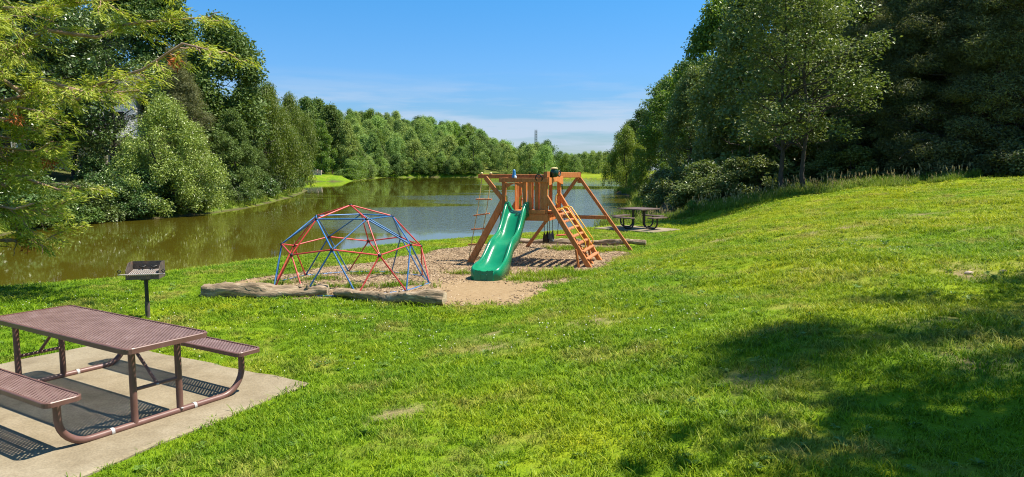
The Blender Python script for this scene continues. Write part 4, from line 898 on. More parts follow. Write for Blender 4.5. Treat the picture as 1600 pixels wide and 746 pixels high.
sl = slide_mesh().build('slide', M['slide_plastic'], ps)
sm_ = sl.modifiers.new('thickness', 'SOLIDIFY'); sm_.thickness = 0.008
m = MB(); m.tube([(-0.60, -2.448, 0.03), (-0.60, -2.448, 0.13), (-0.74, -2.448, 0.13), (-0.74, -2.448, 0.03)], 0.006, 6, closed=True); m.build('moulded_panel', M['slide_plastic'], sl)
# rope ladder: hangs from its beam
rl = empty('rope_ladder', (PS[0], PS[1], 0.02), PA); tag(rl, 'rope ladder with four wooden rungs hanging from the left beam of the play set', 'rope ladder')
for x0 in (-1.72, -1.49):
    m = MB(); m.tube([(x0, 0.5, 2.13), (x0, 0.5, 2.0), (x0-0.10, 0.50, 1.3), (x0-0.24, 0.48, 0.55), (x0-0.34, 0.46, 0.0)], 0.011, 6); m.build('rope', M['rope'], rl)
    m = MB(); m.lathe([(0, 0.05), (0.03, 0.04), (0.035, 0.01), (0.02, 0)], (x0, 0.5, 2.105), 8); m.build('knot', M['toy_yellow'], rl)
for z, dx, tl_ in ((1.50, -0.07, 0.0), (1.13, -0.13, 0.03), (0.78, -0.19, 0.015), (0.40, -0.28, 0.015)):
    m = MB(); m.bar((-1.80+dx, 0.5, z-tl_), (-1.40+dx, 0.5, z+tl_), 0.07, 0.032, ch=0.006); m.build('rung', M['rung_wood'], rl)
def belt_swing(x, y, ztop, zseat, mat, label, wide=0.13, drop=0.24, half=0.16):
    e = empty('belt_swing', (PS[0], PS[1], 0.02), PA); tag(e, label, 'swing')
    rings = []
    for k in range(13):
        t = -1+2*k/12; yy = y+half*t; zz = zseat+drop*t*t
        ww = wide*math.sqrt(max(1-t*t, 0.03))/2
        rings.append([(x-ww, yy, zz), (x+ww, yy, zz), (x+ww, yy, zz+0.012), (x-ww, yy, zz+0.012)])
    m = MB(); m.loft(rings, smooth=False); m.build('seat', mat, e)
    for s in (-1, 1): m = MB(); m.tube([(x, y+s*half, zseat+drop), (x, y+s*half*1.0, ztop)], 0.008, 6); m.build('chain', M['chain'], e)
belt_swing(-0.10, 0.42, 1.05, 0.50, M['black_steel'], 'black belt swing hanging below the play set deck')
belt_swing(-0.02, 0.60, 1.05, 0.50, M['swing_grey'], 'grey-blue belt swing hanging below the deck, right of the black one')
ts = empty('trapeze_swing', (PS[0], PS[1], 0.02), PA); tag(ts, 'red flat swing seat on a dark chain behind the play set ladder', 'swing')
m = MB(); m.bar((-0.13, 1.62, 0.56), (0.11, 1.72, 0.58), 0.12, 0.03, ch=0.008); m.build('seat', M['swing_red'], ts)
for s in (-1, 1): m = MB(); m.tube([(s*0.09-0.01, 1.67+s*0.04, 0.57), (0, 1.67+s*0.02, 1.99)], 0.009, 6); m.build('chain', M['black_steel'], ts)
# things standing on the beams
tb = empty('toy_horn', (PS[0], PS[1], 0.02), PA); tag(tb, 'small blue and white plastic toy standing on the top rail above the slide', 'toy')
m = MB(); m.lathe([(0.055, 2.03), (0.055, 2.06), (0.04, 2.12), (0.035, 2.18), (0.025, 2.215), (0, 2.22)], (-0.74, -0.06, 0), 10); m.build('body', M['toy_blue'], tb)
m = MB(); m.lathe([(0.03, 2.02), (0.032, 2.06), (0.02, 2.075), (0, 2.08)], (-0.70, -0.10, 0), 8); m.build('base', M['toy_white'], tb)
tg = empty('toy_telescope', (PS[0], PS[1], 0.02), PA); tag(tg, 'dark green toy telescope with a cream cap on the corner of the play set', 'toy')
m = MB(); m.lathe([(0.055, 2.04), (0.085, 2.06), (0.095, 2.14), (0.085, 2.21), (0.06, 2.23), (0, 2.23)], (0.12, 0.30, 0), 12); m.build('body', M['toy_green'], tg)
m = MB(); m.lathe([(0.062, 2.225), (0.09, 2.235), (0.085, 2.255), (0.03, 2.265), (0, 2.262)], (0.12, 0.30, 0), 12); m.build('cap', M['toy_yellow'], tg)
m = MB(); m.tube([(0.20, 0.45, 2.06), (0.22, 0.50, 2.10), (0.22, 0.52, 2.16), (0.20, 0.47, 2.19), (0.18, 0.42, 2.15), (0.18, 0.42, 2.08)], 0.018, 6, closed=True); m.build('eyepiece', M['black_steel'], tg)
th_ = empty('steering_wheel', (PS[0], PS[1], 0.02), PA); tag(th_, 'black toy steering wheel mounted on the front rail of the play set', 'toy')
m = MB(); m.tube([(-0.14+0.085*math.cos(R(30*k)), -0.10-0.03*math.sin(R(30*k)), 2.03+0.08*math.sin(R(30*k))) for k in range(12)], 0.012, 6, closed=True); m.build('rim', M['black_steel'], th_)
m = MB(); m.tube([(-0.22, -0.10, 2.03), (-0.18, -0.11, 2.07), (-0.14, -0.10, 2.02), (-0.10, -0.11, 2.07), (-0.06, -0.10, 2.03)], 0.010, 6); m.build('spoke', M['black_steel'], th_)

# ------------------------------------------------------------------ logs round the pit
def log(p, q, r0, r1, seed, label, bend=0.06, cut=True):
    rng = np.random.default_rng(seed); p = np.array(p, float); q = np.array(q, float); L = np.linalg.norm(q-p); c = (p+q)/2
    n = int(L/0.06); d = (q-p)/L; side = np.array([-d[1], d[0], 0]); seg = 16; rings = []
    ph = rng.random(12)*6.28
    for i in range(n+1):
        t = i/n; cen = p+d*L*t+side*bend*math.sin(t*math.pi*1.6+ph[0])+np.array([0, 0, 0.02*math.sin(t*7+ph[1])]) - c
        rad = r0+(r1-r0)*t; ring = []
        for k in range(seg):
            a = 2*math.pi*k/seg
            rr = rad*(1+0.12*math.sin(3*a+t*L*2.1+ph[2])+0.13*math.sin(t*L*5.3+a*2+ph[3])+0.10*math.sin(t*L*11+a+ph[4])+0.08*math.sin(5*a-t*L*6+ph[5])+0.05*rng.normal())
            if i in (0, n): rr *= 0.86
            ring.append(tuple(cen+side*rr*math.cos(a)+np.array([0, 0, rr*math.sin(a)])))
        rings.append(ring)
    m = MB(); m.loft(rings, caps=False); o = m.build('log', M['log_wood']); o.location = c; tag(o, label, 'log', 'logs edging the play pit')
    for ring, s in ((rings[0], -1), (rings[-1], 1)):
        e = MB(); cc = np.mean(np.array(ring), 0)+d*s*0.012; vs = ring+[tuple(cc)]
        e.add(vs, [(k, (k+1) % seg, seg) if s < 0 else ((k+1) % seg, k, seg) for k in range(seg)]); e.build('cut_end', M['log_end'], o)
    m = MB()
    for k in range(5):
        t = 0.1+0.8*rng.random(); a = rng.random()*3.14; b = p+d*L*t-c; u = side*math.cos(a)+np.array([0, 0, math.sin(a)]); rr = r0+(r1-r0)*t
        m.tube([b+u*rr*0.7, b+u*(rr*1.12), b+u*rr*1.2+d*0.02], [rr*0.35, rr*0.25, rr*0.10], 7)
    m.build('knot', M['log_wood'], o)
    return o
log((-5.46, 12.08, 0.095), (-3.25, 12.02, 0.09), 0.15, 0.11, 1, 'thick weathered log at the front left corner of the play pit', 0.05)
log((-3.12, 11.93, 0.08), (-1.12, 11.20, 0.12), 0.080, 0.115, 2, 'thinner weathered log with a pale sawn end in front of the dome', 0.07)
log((-0.15, 20.75, 0.07), (2.05, 20.55, 0.08), 0.10, 0.085, 3, 'weathered log lying along the back of the play pit behind the slide', 0.05)
log((2.05, 20.35, 0.09), (3.85, 19.75, 0.16), 0.085, 0.075, 4, 'weathered log behind the right swing leg at the pit corner', 0.04)

# ------------------------------------------------------------------ stones lying in the lawn
def stone(x, y, s, seed, label):
    rng = np.random.default_rng(seed); m = MB(); rings = []
    for i in range(6):
        f = R(-50+140*i/5); rings.append([(s*math.cos(f)*math.cos(a)*(1+0.2*rng.normal()*0.5), s*0.7*math.cos(f)*math.sin(a)*(1+0.15*rng.normal()*0.5), s*0.42*math.sin(f)) for a in [2*math.pi*k/9 for k in range(9)]])
    m.loft(rings, smooth=False); o = m.build('stone', M['wall_stone']); o.location = (x, y, gz(x, y)+s*0.22); tag(o, label, 'stone')
stone(5.62, 8.42, 0.06, 1, 'pale stone in the grass on the right slope, left of two'); stone(5.95, 8.30, 0.045, 2, 'smaller pale stone in the grass on the right slope, right of two')

# ------------------------------------------------------------------ stone wall on the grass point, mast, house
sw = empty('stone_wall', (-48.9, 169.0, gz(-48.9, 169))); tag(sw, 'low wall of big pinkish stone blocks on the grass point across the lake', 'wall')
rng = np.random.default_rng(8); x = -2.6
while x < 2.4:
    w = 0.6+0.7*rng.random(); top = 0
    for row in range(2):
        h = 0.55+0.2*rng.random(); m = MB(); m.box((x+w/2, rng.normal()*0.06, top+h/2-0.1), (w-0.05, 0.7+0.2*rng.random(), h-0.03), rng.normal()*0.05); m.build('stone_block', M['wall_stone'], sw); top += h
        if rng.random() < 0.3: break
    x += w
ms = empty('steel_mast', (24.0, 700.0, gz(24, 700))); tag(ms, 'slim grey lattice mast standing far behind the trees', 'mast')
HM = 40.0
for sx, sy in ((-1, -1), (1, -1), (1, 1), (-1, 1)):
    m = MB(); m.tube([(sx*1.25, sy*1.25, -1), (sx*1.0, sy*1.0, HM)], 0.30, 5); m.build('leg', M['mast_steel'], ms)
m = MB()
for k in range(16):
    z = 1+k*2.5; w = 1.25-0.25*z/HM; s = 1 if k % 2 else -1
    for a, b in (((-w, -w), (w, -w)), ((w, -w), (w, w)), ((w, w), (-w, w)), ((-w, w), (-w, -w))):
        m.tube([(a[0], a[1], z), (b[0], b[1], z)], 0.16, 4); m.tube([(a[0], a[1], z), (b[0], b[1], z+2.5)], 0.13, 4)
m.build('bracing', M['mast_steel'], ms)
hs = empty('house', (-34.8, 55.5, gz(-34.8, 55.5)-0.1), R(20)); tag(hs, 'white house with a deck glimpsed through the trees on the left bank', 'house')
m = MB(); m.box((0, 2.5, 2.9), (9, 5, 6.2)); m.build('wall', M['house_white'], hs)
m = MB(); m.add([(-4.9, -0.4, 6.0), (4.9, -0.4, 6.0), (4.9, 5.4, 6.0), (-4.9, 5.4, 6.0), (-4.9, 2.5, 8.2), (4.9, 2.5, 8.2)], [(0, 1, 5, 4), (2, 3, 4, 5), (1, 2, 5), (3, 0, 4), (3, 2, 1, 0)]); m.build('roof', M['roof_shingle'], hs)
for x, z, w, h in ((-3.2, 1.4, 1.2, 1.5), (-1.0, 1.4, 1.2, 1.5), (3.0, 1.4, 1.2, 1.5), (-3.0, 4.1, 1.3, 1.5), (0.2, 3.9, 2.2, 2.0), (3.0, 4.1, 1.3, 1.5)):
    m = MB(); m.box((x, -0.02, z), (w, 0.05, h)); wv = m.build('window', M['window_glass'], hs)
    m = MB(); m.box((x, -0.03, z+h/2+0.05), (w+0.2, 0.09, 0.10)); m.box((x, -0.03, z-h/2-0.05), (w+0.2, 0.09, 0.10)); m.box((x-w/2-0.05, -0.03, z), (0.1, 0.09, h)); m.box((x+w/2+0.05, -0.03, z), (0.1, 0.09, h)); m.build('frame', M['house_white'], wv)
m = MB(); m.box((0.5, -1.3, 2.75), (8, 2.5, 0.2)); dk = m.build('deck', M['house_white'], hs)
for x in (-3.4, -1.4, 0.6, 2.6, 4.4): m = MB(); m.box((x, -2.45, 1.2), (0.18, 0.18, 3.0)); m.build('deck_post', M['house_tan'], dk)
m = MB(); m.box((0.5, -2.5, 3.75), (8, 0.08, 0.12)); m.box((0.5, -2.5, 3.0), (8, 0.06, 0.08))
for k in range(33): m.box((-3.45+k*0.245, -2.5, 3.37), (0.04, 0.04, 0.75))
m.build('railing', M['house_white'], dk)
# ------------------------------------------------------------------ the conifer whose branches hang in from the left, and trees right of the camera that shade the lawn
def conifer():
    rng = np.random.default_rng(77); base = np.array([-11.9, 12.6, gz(-11.9, 12.6)])
    e = empty('cypress_tree', tuple(base)); tag(e, 'near conifer at the left edge with drooping feathery yellow-green branches', 'tree')
    m = MB(); m.tube([(0, 0, -0.3), (0.05, 0, 2), (0.0, 0.1, 5), (0.1, 0, 9), (0, 0, 12)], [0.30, 0.24, 0.19, 0.11, 0.03], 12); m.build('trunk', M['bark'], e)
    # branches: (height on trunk, tip x, tip y, tip z) in metres from the foot; the visible sprays reach right into the lawn's air space
    br = [(4.2, 7.1, -0.9, 4.25), (5.6, 5.6, -1.2, 5.05), (4.9, 6.3, 0.6, 5.15), (3.3, 4.0, -0.8, 3.30), (2.2, 4.3, -0.4, 2.05), (1.8, 3.2, -1.4, 1.5), (1.3, 3.4, 0.3, 1.15), (2.9, 3.2, 0.9, 2.5), (3.9, 4.6, 1.3, 3.9),
          (6.4, 5.2, 0.4, 6.3), (6.0, 6.6, -0.3, 6.0), (2.5, 3.1, -1.6, 2.9), (7.2, 4.5, -1.0, 7.6), (3.6, 3.4, -1.6, 3.95), (1.6, 3.0, 1.2, 1.7), (5.2, 4.3, -1.9, 4.6), (7.0, 6.0, 0.8, 6.9), (2.0, -3.0, 1.0, 2.0), (4.0, -2.8, -2.0, 4.2), (5.5, -2.0, 2.5, 5.8), (3.0, 0.5, -3.2, 3.0), (4.8, 1.0, 3.4, 5.0), (8.3, 2.6, -1.6, 8.8), (8.8, 2.0, 1.8, 9.4), (9.8, -1.6, 0.4, 10.6), (6.6, -2.4, -1.0, 7.2), (2.6, 3.7, 0.1, 2.75), (1.7, 3.6, -0.6, 1.75), (3.1, 3.6, -0.2, 3.0)]
    C = []; T = []; dead = []
    for bi, (h, tx, ty, tz) in enumerate(br):
        p = limb_path(rng, (0.05, 0, h), (tx, ty, tz), 12, -0.03, 0.05); L = np.linalg.norm(p[-1]-p[0])
        bm = MB(); bm.tube(p, [0.055*(1-0.8*j/11)+0.006 for j in range(12)], 7)
        for j in range(3, 12):
            for s in range(4):
                dirn = unit(p[j]-p[j-1]); side = np.cross(dirn, [0, 0, 1.0])*(1 if rng.random() < 0.5 else -1)
                ln = (0.35+0.65*rng.random())*(1.05-0.035*j)
                v = unit(dirn*(0.5+0.4*rng.random())+side*(0.5+0.6*rng.random())+np.array([0, 0, rng.normal()*0.35-0.10]))
                st = p[j]+(p[j-1]-p[j])*rng.random(); q = limb_path(rng, st, st+v*ln+np.array([0, 0, -0.10*ln]), 6, 0.03, 0.08)
                if rng.random() < 0.86:
                    bm.tube(q, [0.011*(1-0.7*k/5)+0.002 for k in range(6)], 5)
                    bare = rng.random() < 0.16
                    if not bare:
                        for k in range(1, 6):
                            for _ in range(2): C.append(q[k]+rng.normal(size=3)*0.02); T.append(unit(q[min(k+1, 5)]-q[k-1]))
                    elif rng.random() < 0.06: dead.append((q[-1], v))
        bm.build('branch', M['pink_bark'], e)
    C = np.array(C); T = np.array(T)
    # feathery sprays: short narrow leaflets fanned out flat from each twig point
    n_each = 12; idx = np.repeat(np.arange(len(C)), n_each); n = len(idx)
    P = C[idx]+rng.normal(size=(n, 3))*np.array([0.055, 0.055, 0.035]); t = T[idx]
    sd = unit(np.cross(t, np.array([0, 0, 1.0])))*np.where(rng.random(n) < 0.5, 1, -1)[:, None]
    dr = unit(t*0.75+sd*(0.4+0.6*rng.random(n))[:, None]+rng.normal(size=(n, 3))*0.28+np.array([0, 0, -0.16])); nn = unit(rng.normal(size=(n, 3))*0.5+np.array([0, 0, 1.0])); b = unit(np.cross(dr, nn))
    l = (0.075+0.085*rng.random(n))[:, None]; w = 0.021
    V = np.stack([P, P+dr*l*0.5+b*w*0.5, P+dr*l, P+dr*l*0.5-b*w*0.5], 1).reshape(-1, 3)
    link('foliage', np_mesh('conifer_foliage', V, np.arange(4*n).reshape(n, 4)), e, M['leaf_cypress'])
    P = []; 
    dead += [(np.array([6.3, -0.85, 4.12]), None), (np.array([3.55, -0.8, 3.18]), None)]
    dc = np.array([d[0] for d in dead]); V, F_ = leaf_arrays(rng, dc, np.full((len(dc), 3), 0.11)*np.array([1.2, 1, 0.9]), np.full(len(dc), 60), 0.10, 0.018, 0.2, 0.6, 0.9, 0.8)
    link('withered_spray', np_mesh('withered', V, F_), e, M['leaf_dead'])
conifer()
plant('oak_b', 'leaf_oak', 7.4, 2.2, 12.5, 'tree right of the camera whose shadow darkens the near corner of the lawn', None, 'broadleaf_tree', rot=0.4, wide=0.92)
plant('open_b', 'leaf_oak', 8.8, 6.3, 13.0, 'slender tree right of the camera whose shadow streaks the slope, farther of two', None, 'broadleaf_tree', rot=2.0, wide=0.42)
plant('oak_a', 'leaf_oak', 10.8, 5.4, 13.5, 'slender tree right of the camera whose shadow streaks the slope, nearer of two', None, 'broadleaf_tree', rot=1.0, wide=0.3)

# ------------------------------------------------------------------ grass, weeds, clover, wood chips: uncountable, instanced on scattered points
def blade_mesh(name, seed, n, h0, h1, w, spread, bend, mat, heads=0):
    rng = np.random.default_rng(seed); V = []; F3 = []
    vs = []; fs = []
    for i in range(n):
        a = rng.random()*6.28; r = spread*math.sqrt(rng.random()); x, y = r*math.cos(a), r*math.sin(a)
        h = h0+(h1-h0)*rng.random()**1.5; az = rng.random()*6.28; ca, sa = math.cos(az), math.sin(az); bd = bend*h*(0.4+rng.random()); ww = w*(0.7+0.6*rng.random())
        pts = []
        for t, k in ((0, 1.0), (0.5, 0.85), (0.82, 0.5), (1.0, 0.0)):
            dx = bd*t*t; px_, py_ = x+ca*dx, y+sa*dx; z = h*(t-0.25*bend*t*t)
            if k > 0: pts += [(px_-sa*ww*k/2, py_+ca*ww*k/2, z), (px_+sa*ww*k/2, py_-ca*ww*k/2, z)]
            else: pts += [(px_, py_, z)]
        b = len(vs); vs += pts; fs += [(b, b+1, b+3, b+2), (b+2, b+3, b+5, b+4), (b+4, b+5, b+6)]
    me = bpy.data.meshes.new(name); me.from_pydata(vs, [], fs); me.update(); me.materials.append(mat); return me
def scatter_object(name, pts, rz, tilt, scale, index, meshes, label):
    """one stuff object: points carrying instances of a few small meshes"""
    coll = bpy.data.collections.new(name+'_pieces')
    for i, me in enumerate(meshes): coll.objects.link(bpy.data.objects.new('%s_piece_%02d' % (name, i), me))
    me = bpy.data.meshes.new(name); n = len(pts); me.vertices.add(n); me.vertices.foreach_set('co', np.asarray(pts, np.float32).ravel())
    a = me.attributes.new('rot', 'FLOAT_VECTOR', 'POINT'); a.data.foreach_set('vector', np.stack([tilt[:, 0], tilt[:, 1], rz], 1).astype(np.float32).ravel())
    sc3 = scale if scale.ndim == 2 else np.repeat(scale[:, None], 3, 1); a = me.attributes.new('siz', 'FLOAT_VECTOR', 'POINT'); a.data.foreach_set('vector', sc3.astype(np.float32).ravel())
    a = me.attributes.new('pick', 'INT', 'POINT'); a.data.foreach_set('value', index.astype(np.int32))
    me.update(); o = bpy.data.objects.new(name, me); COL.objects.link(o)
    ng = bpy.data.node_groups.new(name+'_nodes', 'GeometryNodeTree')
    ng.interface.new_socket('Geometry', in_out='INPUT', socket_type='NodeSocketGeometry'); ng.interface.new_socket('Geometry', in_out='OUTPUT', socket_type='NodeSocketGeometry')
    N = ng.nodes.new; L = ng.links.new
    gi = N('NodeGroupInput'); go = N('NodeGroupOutput'); ip = N('GeometryNodeInstanceOnPoints'); ci = N('GeometryNodeCollectionInfo')
    ci.inputs['Collection'].default_value = coll; ci.inputs['Separate Children'].default_value = True; ci.inputs['Reset Children'].default_value = True
    def na(nm, ty): x = N('GeometryNodeInputNamedAttribute'); x.data_type = ty; x.inputs['Name'].default_value = nm; return [s for s in x.outputs if s.enabled and s.name == 'Attribute'][0]
    L(gi.outputs[0], ip.inputs['Points']); L(ci.outputs[0], ip.inputs['Instance']); ip.inputs['Pick Instance'].default_value = True
    L(na('pick', 'INT'), ip.inputs['Instance Index'])
    er = N('FunctionNodeEulerToRotation'); L(na('rot', 'FLOAT_VECTOR'), er.inputs[0]); L(er.outputs[0], ip.inputs['Rotation'])
    L(na('siz', 'FLOAT_VECTOR'), ip.inputs['Scale']); L(ip.outputs[0], go.inputs[0])
    md = o.modifiers.new('scatter', 'NODES'); md.node_group = ng
    tag(o, label, name.replace('_', ' '), None, 'stuff'); return o
rng = np.random.default_rng(99)
def polar(n_per_m2, r0, r1, a0, a1):
    """uniform scatter over a ring sector in front of (and beside) the viewpoint"""
    area = 0.5*(R(a1)-R(a0))*(r1*r1-r0*r0); n = int(area*n_per_m2)
    r = np.sqrt(r0*r0+(r1*r1-r0*r0)*rng.random(n)); a = R(a0)+(R(a1)-R(a0))*rng.random(n)
    return r*np.sin(a), r*np.cos(a)
SLAB1 = np.array([tl(-2.2, -1.9), tl(1.72, -1.9), tl(1.36, 1.42), tl(-2.2, 1.26)]); SLAB2 = np.array([(3.1, 26.0), (4.95, 24.25), (6.2, 25.45), (4.45, 27.35)])
PITGRASS = [(0.75, 14.35, 0.75, 0.55), (1.15, 14.75, 0.4, 0.5), (0.35, 13.75, 0.5, 0.25), (-3.0, 12.9, 0.8, 0.16), (-2.2, 13.1, 0.35, 0.2), (-3.9, 13.8, 0.4, 0.3), (-2.9, 14.6, 0.6, 0.2), (1.6, 19.2, 0.6, 0.4), (2.6, 18.9, 0.5, 0.5), (-4.6, 13.3, 0.3, 0.3), (-1.2, 14.6, 0.3, 0.15)]
def lawn_ok(x, y, seed):
    rg = np.random.default_rng(seed); d = lake_distance(x, y); ok = d > 0.12
    pd = pit_in(x, y); pg = np.zeros(len(x))
    for cx, cy, rx, ry in PITGRASS: pg = np.maximum(pg, np.exp(-(((x-cx)/rx)**2+((y-cy)/ry)**2)*1.3))
    ok &= (pd < 0.02+0.10*rg.random(len(x))) | (rg.random(len(x)) < pg*0.9-0.12)
    for S in (SLAB1, SLAB2): ok &= poly_distance(S, x, y) < 0.01
    ok &= rg.random(len(x)) >  bare_at(x, y)*0.85
    ok &= forest_in(x, y) < 0.6
    return ok
tufts = [blade_mesh('grass_tuft', 100+i, 20, 0.025, 0.075, 0.0066, 0.065, 0.6, M['blade']) for i in range(6)] + [blade_mesh('grass_tuft', 110+i, 18, 0.04, 0.115, 0.0066, 0.07, 0.8, M['blade']) for i in range(3)]
X = []; Y = []; S = []
for dens, r0, r1, sc in ((330, 1.6, 6.5, 0.95), (230, 6.5, 10, 1.1), (135, 10, 16, 1.35), (75, 16, 26, 1.75), (34, 26, 46, 2.4)):
    x, y = polar(dens, r0, r1, -80 if r1 < 11 else -50, 68 if r1 < 11 else 52); k = lawn_ok(x, y, int(r0*10)); x = x[k]; y = y[k]; X.append(x); Y.append(y); S.append(np.full(len(x), sc))
X = np.concatenate(X); Y = np.concatenate(Y); S = np.concatenate(S); n = len(X)
patch = np.sin(1.1*X+0.6*Y)*np.sin(0.8*Y-0.9*X+1)+0.6*np.sin(2.7*X-1.3*Y)*np.sin(2.2*Y+1.1*X)
S = S*(0.72+0.5*rng.random(n)+0.16*np.clip(patch, -1, 1))
S = np.stack([S, S, S*np.interp(np.hypot(X, Y), [3, 8, 16, 30], [0.85, 0.75, 0.55, 0.4])], 1)
# ranker tufts growing through the mulch
ex_, ey_ = [], []
for cx, cy, rx, ry in PITGRASS:
    q = int(95*rx*ry*3.1)+8; ex_.append(cx+rng.normal(size=q)*rx*0.55); ey_.append(cy+rng.normal(size=q)*ry*0.55)
ex_ = np.concatenate(ex_); ey_ = np.concatenate(ey_); q = len(ex_); X = np.concatenate([X, ex_]); Y = np.concatenate([Y, ey_]); n += q
patch = np.concatenate([patch, np.ones(q)]); e3 = 1.0+0.7*rng.random(q); S = np.vstack([S, np.stack([e3, e3, e3*1.15], 1)])
Pp = np.stack([X, Y, land(X, Y)-0.004+np.where(pit_in(X, Y) > 0, 0.02, 0)], 1)
pick = np.where((rng.random(n) < 0.16+0.14*(patch > 0.4)), 6+rng.integers(0, 3, n), rng.integers(0, 6, n))
scatter_object('lawn_grass', Pp, rng.random(n)*6.28, rng.normal(size=(n, 2))*0.10, S, pick, tufts, 'short mown grass covering the lawn and the slope')
print('grass tufts', n)
# broad-leaved weeds among the grass
def rosette(seed):
    rg = np.random.default_rng(seed); vs = []; fs = []
    for i in range(9):
        a = i*0.7+rg.random()*0.4; l = 0.05+0.05*rg.random(); w = l*0.42; c, s = math.cos(a), math.sin(a); z = 0.015+0.03*rg.random(); b = len(vs)
        vs += [(0, 0, 0.006), (c*l*0.55-s*w/2, s*l*0.55+c*w/2, z), (c*l, s*l, z*0.8), (c*l*0.55+s*w/2, s*l*0.55-c*w/2, z)]; fs.append((b, b+1, b+2, b+3))
    me = bpy.data.meshes.new('rosette'); me.from_pydata(vs, [], fs); me.update(); me.materials.append(M['rosette']); return me
M['rosette'] = blade_mat('rosette_leaf', [(0.3, (0.07, 0.16, 0.02)), (0.7, (0.15, 0.25, 0.04))], 0.2)
x, y = polar(10, 2.5, 15, -46, 46); g = np.sin(1.3*x+0.9*y)*np.sin(1.1*y-0.6*x+2)+0.5*rng.normal(size=len(x)); k = lawn_ok(x, y, 6) & (g > 0.1); x = x[k]; y = y[k]; n = len(x)
scatter_object('lawn_weeds', np.stack([x, y, land(x, y)+0.012], 1), rng.random(n)*6.28, rng.normal(size=(n, 2))*0.2, (0.35+0.4*rng.random(n))*np.interp(np.hypot(x, y), [3, 10], [0.8, 1.2]), rng.integers(0, 3, n), [rosette(400+i) for i in range(3)], 'flat broad-leaved weeds scattered through the lawn')
# white clover heads in the lawn
cl = MB(); cl.lathe([(0, 0.055), (0.007, 0.053), (0.010, 0.046), (0.006, 0.040), (0.0008, 0.039), (0.0008, 0)], (0, 0, 0), 6)
M['clover'] = noisy('clover_white', (0.62, 0.62, 0.50), (0.8, 0.8, 0.72), 30, 0.8)
clm = cl.mesh('clover_head'); clm.materials.append(M['clover'])
x, y = polar(9, 6.5, 15, -42, 30); g = np.sin(0.9*x+0.4*y+0.5)*np.sin(0.7*y-0.5*x)+0.7*np.exp(-((x+3.0)/3.0)**2); k = lawn_ok(x, y, 5) & (g > 0.35) ; x = x[k]; y = y[k]; n = len(x)
scatter_object('clover_flowers', np.stack([x, y, land(x, y)], 1), rng.random(n)*6.28, rng.normal(size=(n, 2))*0.15, 0.6+0.4*rng.random(n), np.zeros(n), [clm], 'white clover flowers dotted in the lawn')
# tall weeds with tan seed heads in front of the wood, and along the water
def weed_mesh(seed, n, h0, h1, heads):
    me = blade_mesh('weed_tuft', seed, n, h0, h1, 0.012, 0.13, 0.45, M['weed']); rg = np.random.default_rng(seed+5)
    me.materials.append(M['seed'])
    vs = [tuple(v.co) for v in me.vertices]; fs = [tuple(p.vertices) for p in me.polygons]; nf = len(fs)
    for i in range(heads):
        a = rg.random()*6.28; r = 0.10*rg.random(); x, y = r*math.cos(a), r*math.sin(a); h = h1*(0.95+0.45*rg.random()); lx, ly = rg.normal()*0.10, rg.normal()*0.10; b = len(vs)
        vs += [(x-0.003, y, 0), (x+0.003, y, 0), (x+lx+0.003, y+ly, h*0.82), (x+lx-0.003, y+ly, h*0.82)]; fs.append((b, b+1, b+2, b+3))
        for q in range(5):
            b = len(vs); zz = h*(0.78+0.045*q); az = rg.random()*6.28; c, s = math.cos(az)*0.018, math.sin(az)*0.018
            vs += [(x+lx, y+ly, zz), (x+lx+c+s*0.4, y+ly+s-c*0.4, zz+0.04), (x+lx+c*0.6, y+ly+s*0.6, zz+0.085), (x+lx-s*0.4, y+ly+c*0.4, zz+0.04)]; fs.append((b, b+1, b+2, b+3))
    m2 = bpy.data.meshes.new('weed_tuft'); m2.from_pydata(vs, [], fs); m2.materials.append(M['weed']); m2.materials.append(M['seed'])
    mi = np.zeros(len(fs), np.int32); mi[nf:] = 1; m2.polygons.foreach_set('material_index', mi); m2.update(); return m2
weeds = [weed_mesh(200+i, 34, 0.12, 0.32, 2 if i == 0 else 0) for i in range(5)]
bank = [weed_mesh(220+i, 34, 0.2, 0.55, 0) for i in range(5)]
x = 4.5+18*rng.random(16000); y = 20+17*rng.random(16000); f = forest_in(x, y)+0.35*np.sin(1.3*x)+0.25*np.sin(3.1*x+1)
lim = np.interp(x, [4.5, 7, 9, 12.5, 15.5, 18, 22], [-0.2, -0.9, -1.7, -1.9, -0.8, 1.0, 2.1]); k = (f > lim) & (f < 2.2) & (lake_distance(x, y) > 0.2) & (poly_distance(SLAB2, x, y) < -0.25) & (rng.random(16000) < 0.55+0.4*np.sin(1.7*x+0.8*y)*np.sin(2.3*y-x)); x = x[k]; y = y[k]; n = len(x)
ff = forest_in(x, y)
scatter_object('tall_weeds', np.stack([x, y, land(x, y)-0.01], 1), rng.random(n)*6.28, rng.normal(size=(n, 2))*0.10, (0.55+0.65*rng.random(n))*np.clip(0.75+0.22*(ff-np.interp(x, [4.5, 12, 22], [-1.6, -2.6, 0])), 0.6, 1.25), rng.integers(0, 5, n), weeds, 'tall unmown weeds with tan seed heads along the edge of the wood')
print('weeds', n)
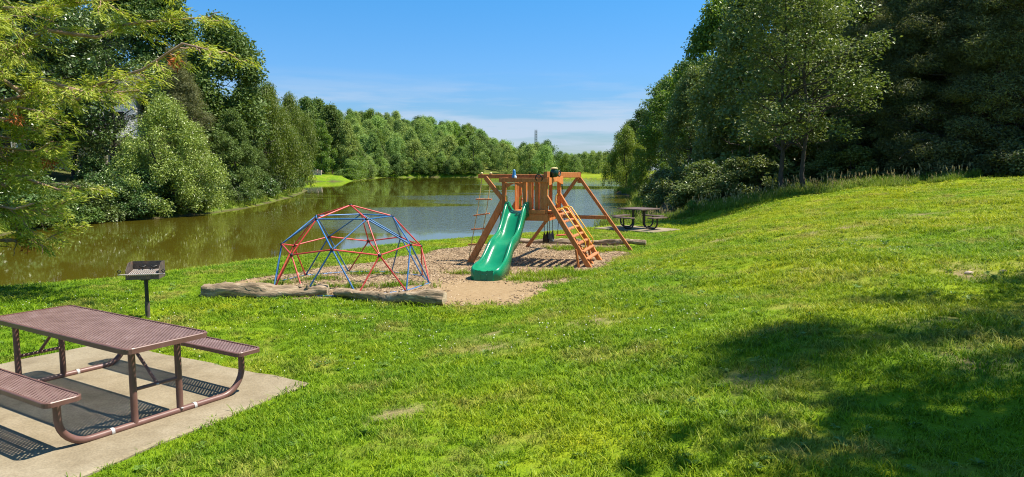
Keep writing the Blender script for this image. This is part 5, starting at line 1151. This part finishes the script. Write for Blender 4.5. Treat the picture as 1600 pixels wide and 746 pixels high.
# bank vegetation on the far shores (left and right)
t = rng.random(5200); seg = rng.integers(0, len(LAKE), 5200); a = LAKE[seg]; b = LAKE[(seg+1) % len(LAKE)]; P2 = a+(b-a)*t[:, None]+rng.normal(size=(5200, 2))*0.9
d = lake_distance(P2[:, 0], P2[:, 1]); k = (d > 0.05) & (d < 2.2) & (((P2[:, 0] < -16) & (P2[:, 1] > 26) & (P2[:, 1] < 130)) | ((P2[:, 0] > 4.0) & (P2[:, 1] > 34) & (P2[:, 1] < 130))); P2 = P2[k]; n = len(P2)
scatter_object('bank_weeds', np.stack([P2[:, 0], P2[:, 1], land(P2[:, 0], P2[:, 1])-0.02], 1), rng.random(n)*6.28, rng.normal(size=(n, 2))*0.15, 1.0+0.9*rng.random(n), rng.integers(0, 5, n), bank, 'rank green weeds along the far lake banks')
# wood chips in the pit
M['chip'] = noisy('chip', (0.20, 0.135, 0.085), (0.42, 0.31, 0.21), 3.0, 0.9, c3=(0.58, 0.48, 0.36), p3=0.75)
def chip_mat():
    m, nt, b_ = new_mat('wood_chip'); oi = nt.nodes.new('ShaderNodeObjectInfo'); rp = ramp(nt, [(0.0, (0.14, 0.09, 0.05)), (0.45, (0.29, 0.20, 0.117)), (0.8, (0.41, 0.30, 0.185)), (1.0, (0.52, 0.41, 0.28))])
    nt.links.new(oi.outputs['Random'], rp.inputs[0]); nt.links.new(rp.outputs[0], b_.inputs['Base Color']); b_.inputs['Roughness'].default_value = 0.9; return m
M['chip'] = chip_mat()
chips = []
for i in range(5):
    rg = np.random.default_rng(300+i); mb = MB(); mb.box((0, 0, 0.006), (0.035+0.05*rg.random(), 0.012+0.014*rg.random(), 0.008)); me = mb.mesh('wood_chip'); me.materials.append(M['chip']); chips.append(me)
n0 = 46000; x = -6.2+10.0*rng.random(n0); y = 10.8+10.2*rng.random(n0); pd = pit_in(x, y); k = (pd > -0.10) & (rng.random(n0) > sand_at(x, y)*1.1) & (np.abs(lake_distance(x, y)) > 0.5); x = x[k]; y = y[k]; n = len(x)
scatter_object('wood_chips', np.stack([x, y, land(x, y)+np.clip(pit_in(x, y)*0.22, -0.02, 0.03)], 1), rng.random(n)*6.28, rng.normal(size=(n, 2))*0.30, 0.4+0.5*rng.random(n), rng.integers(0, 5, n), chips, 'loose wood chips and mulch covering the play pit')
print('chips', n)
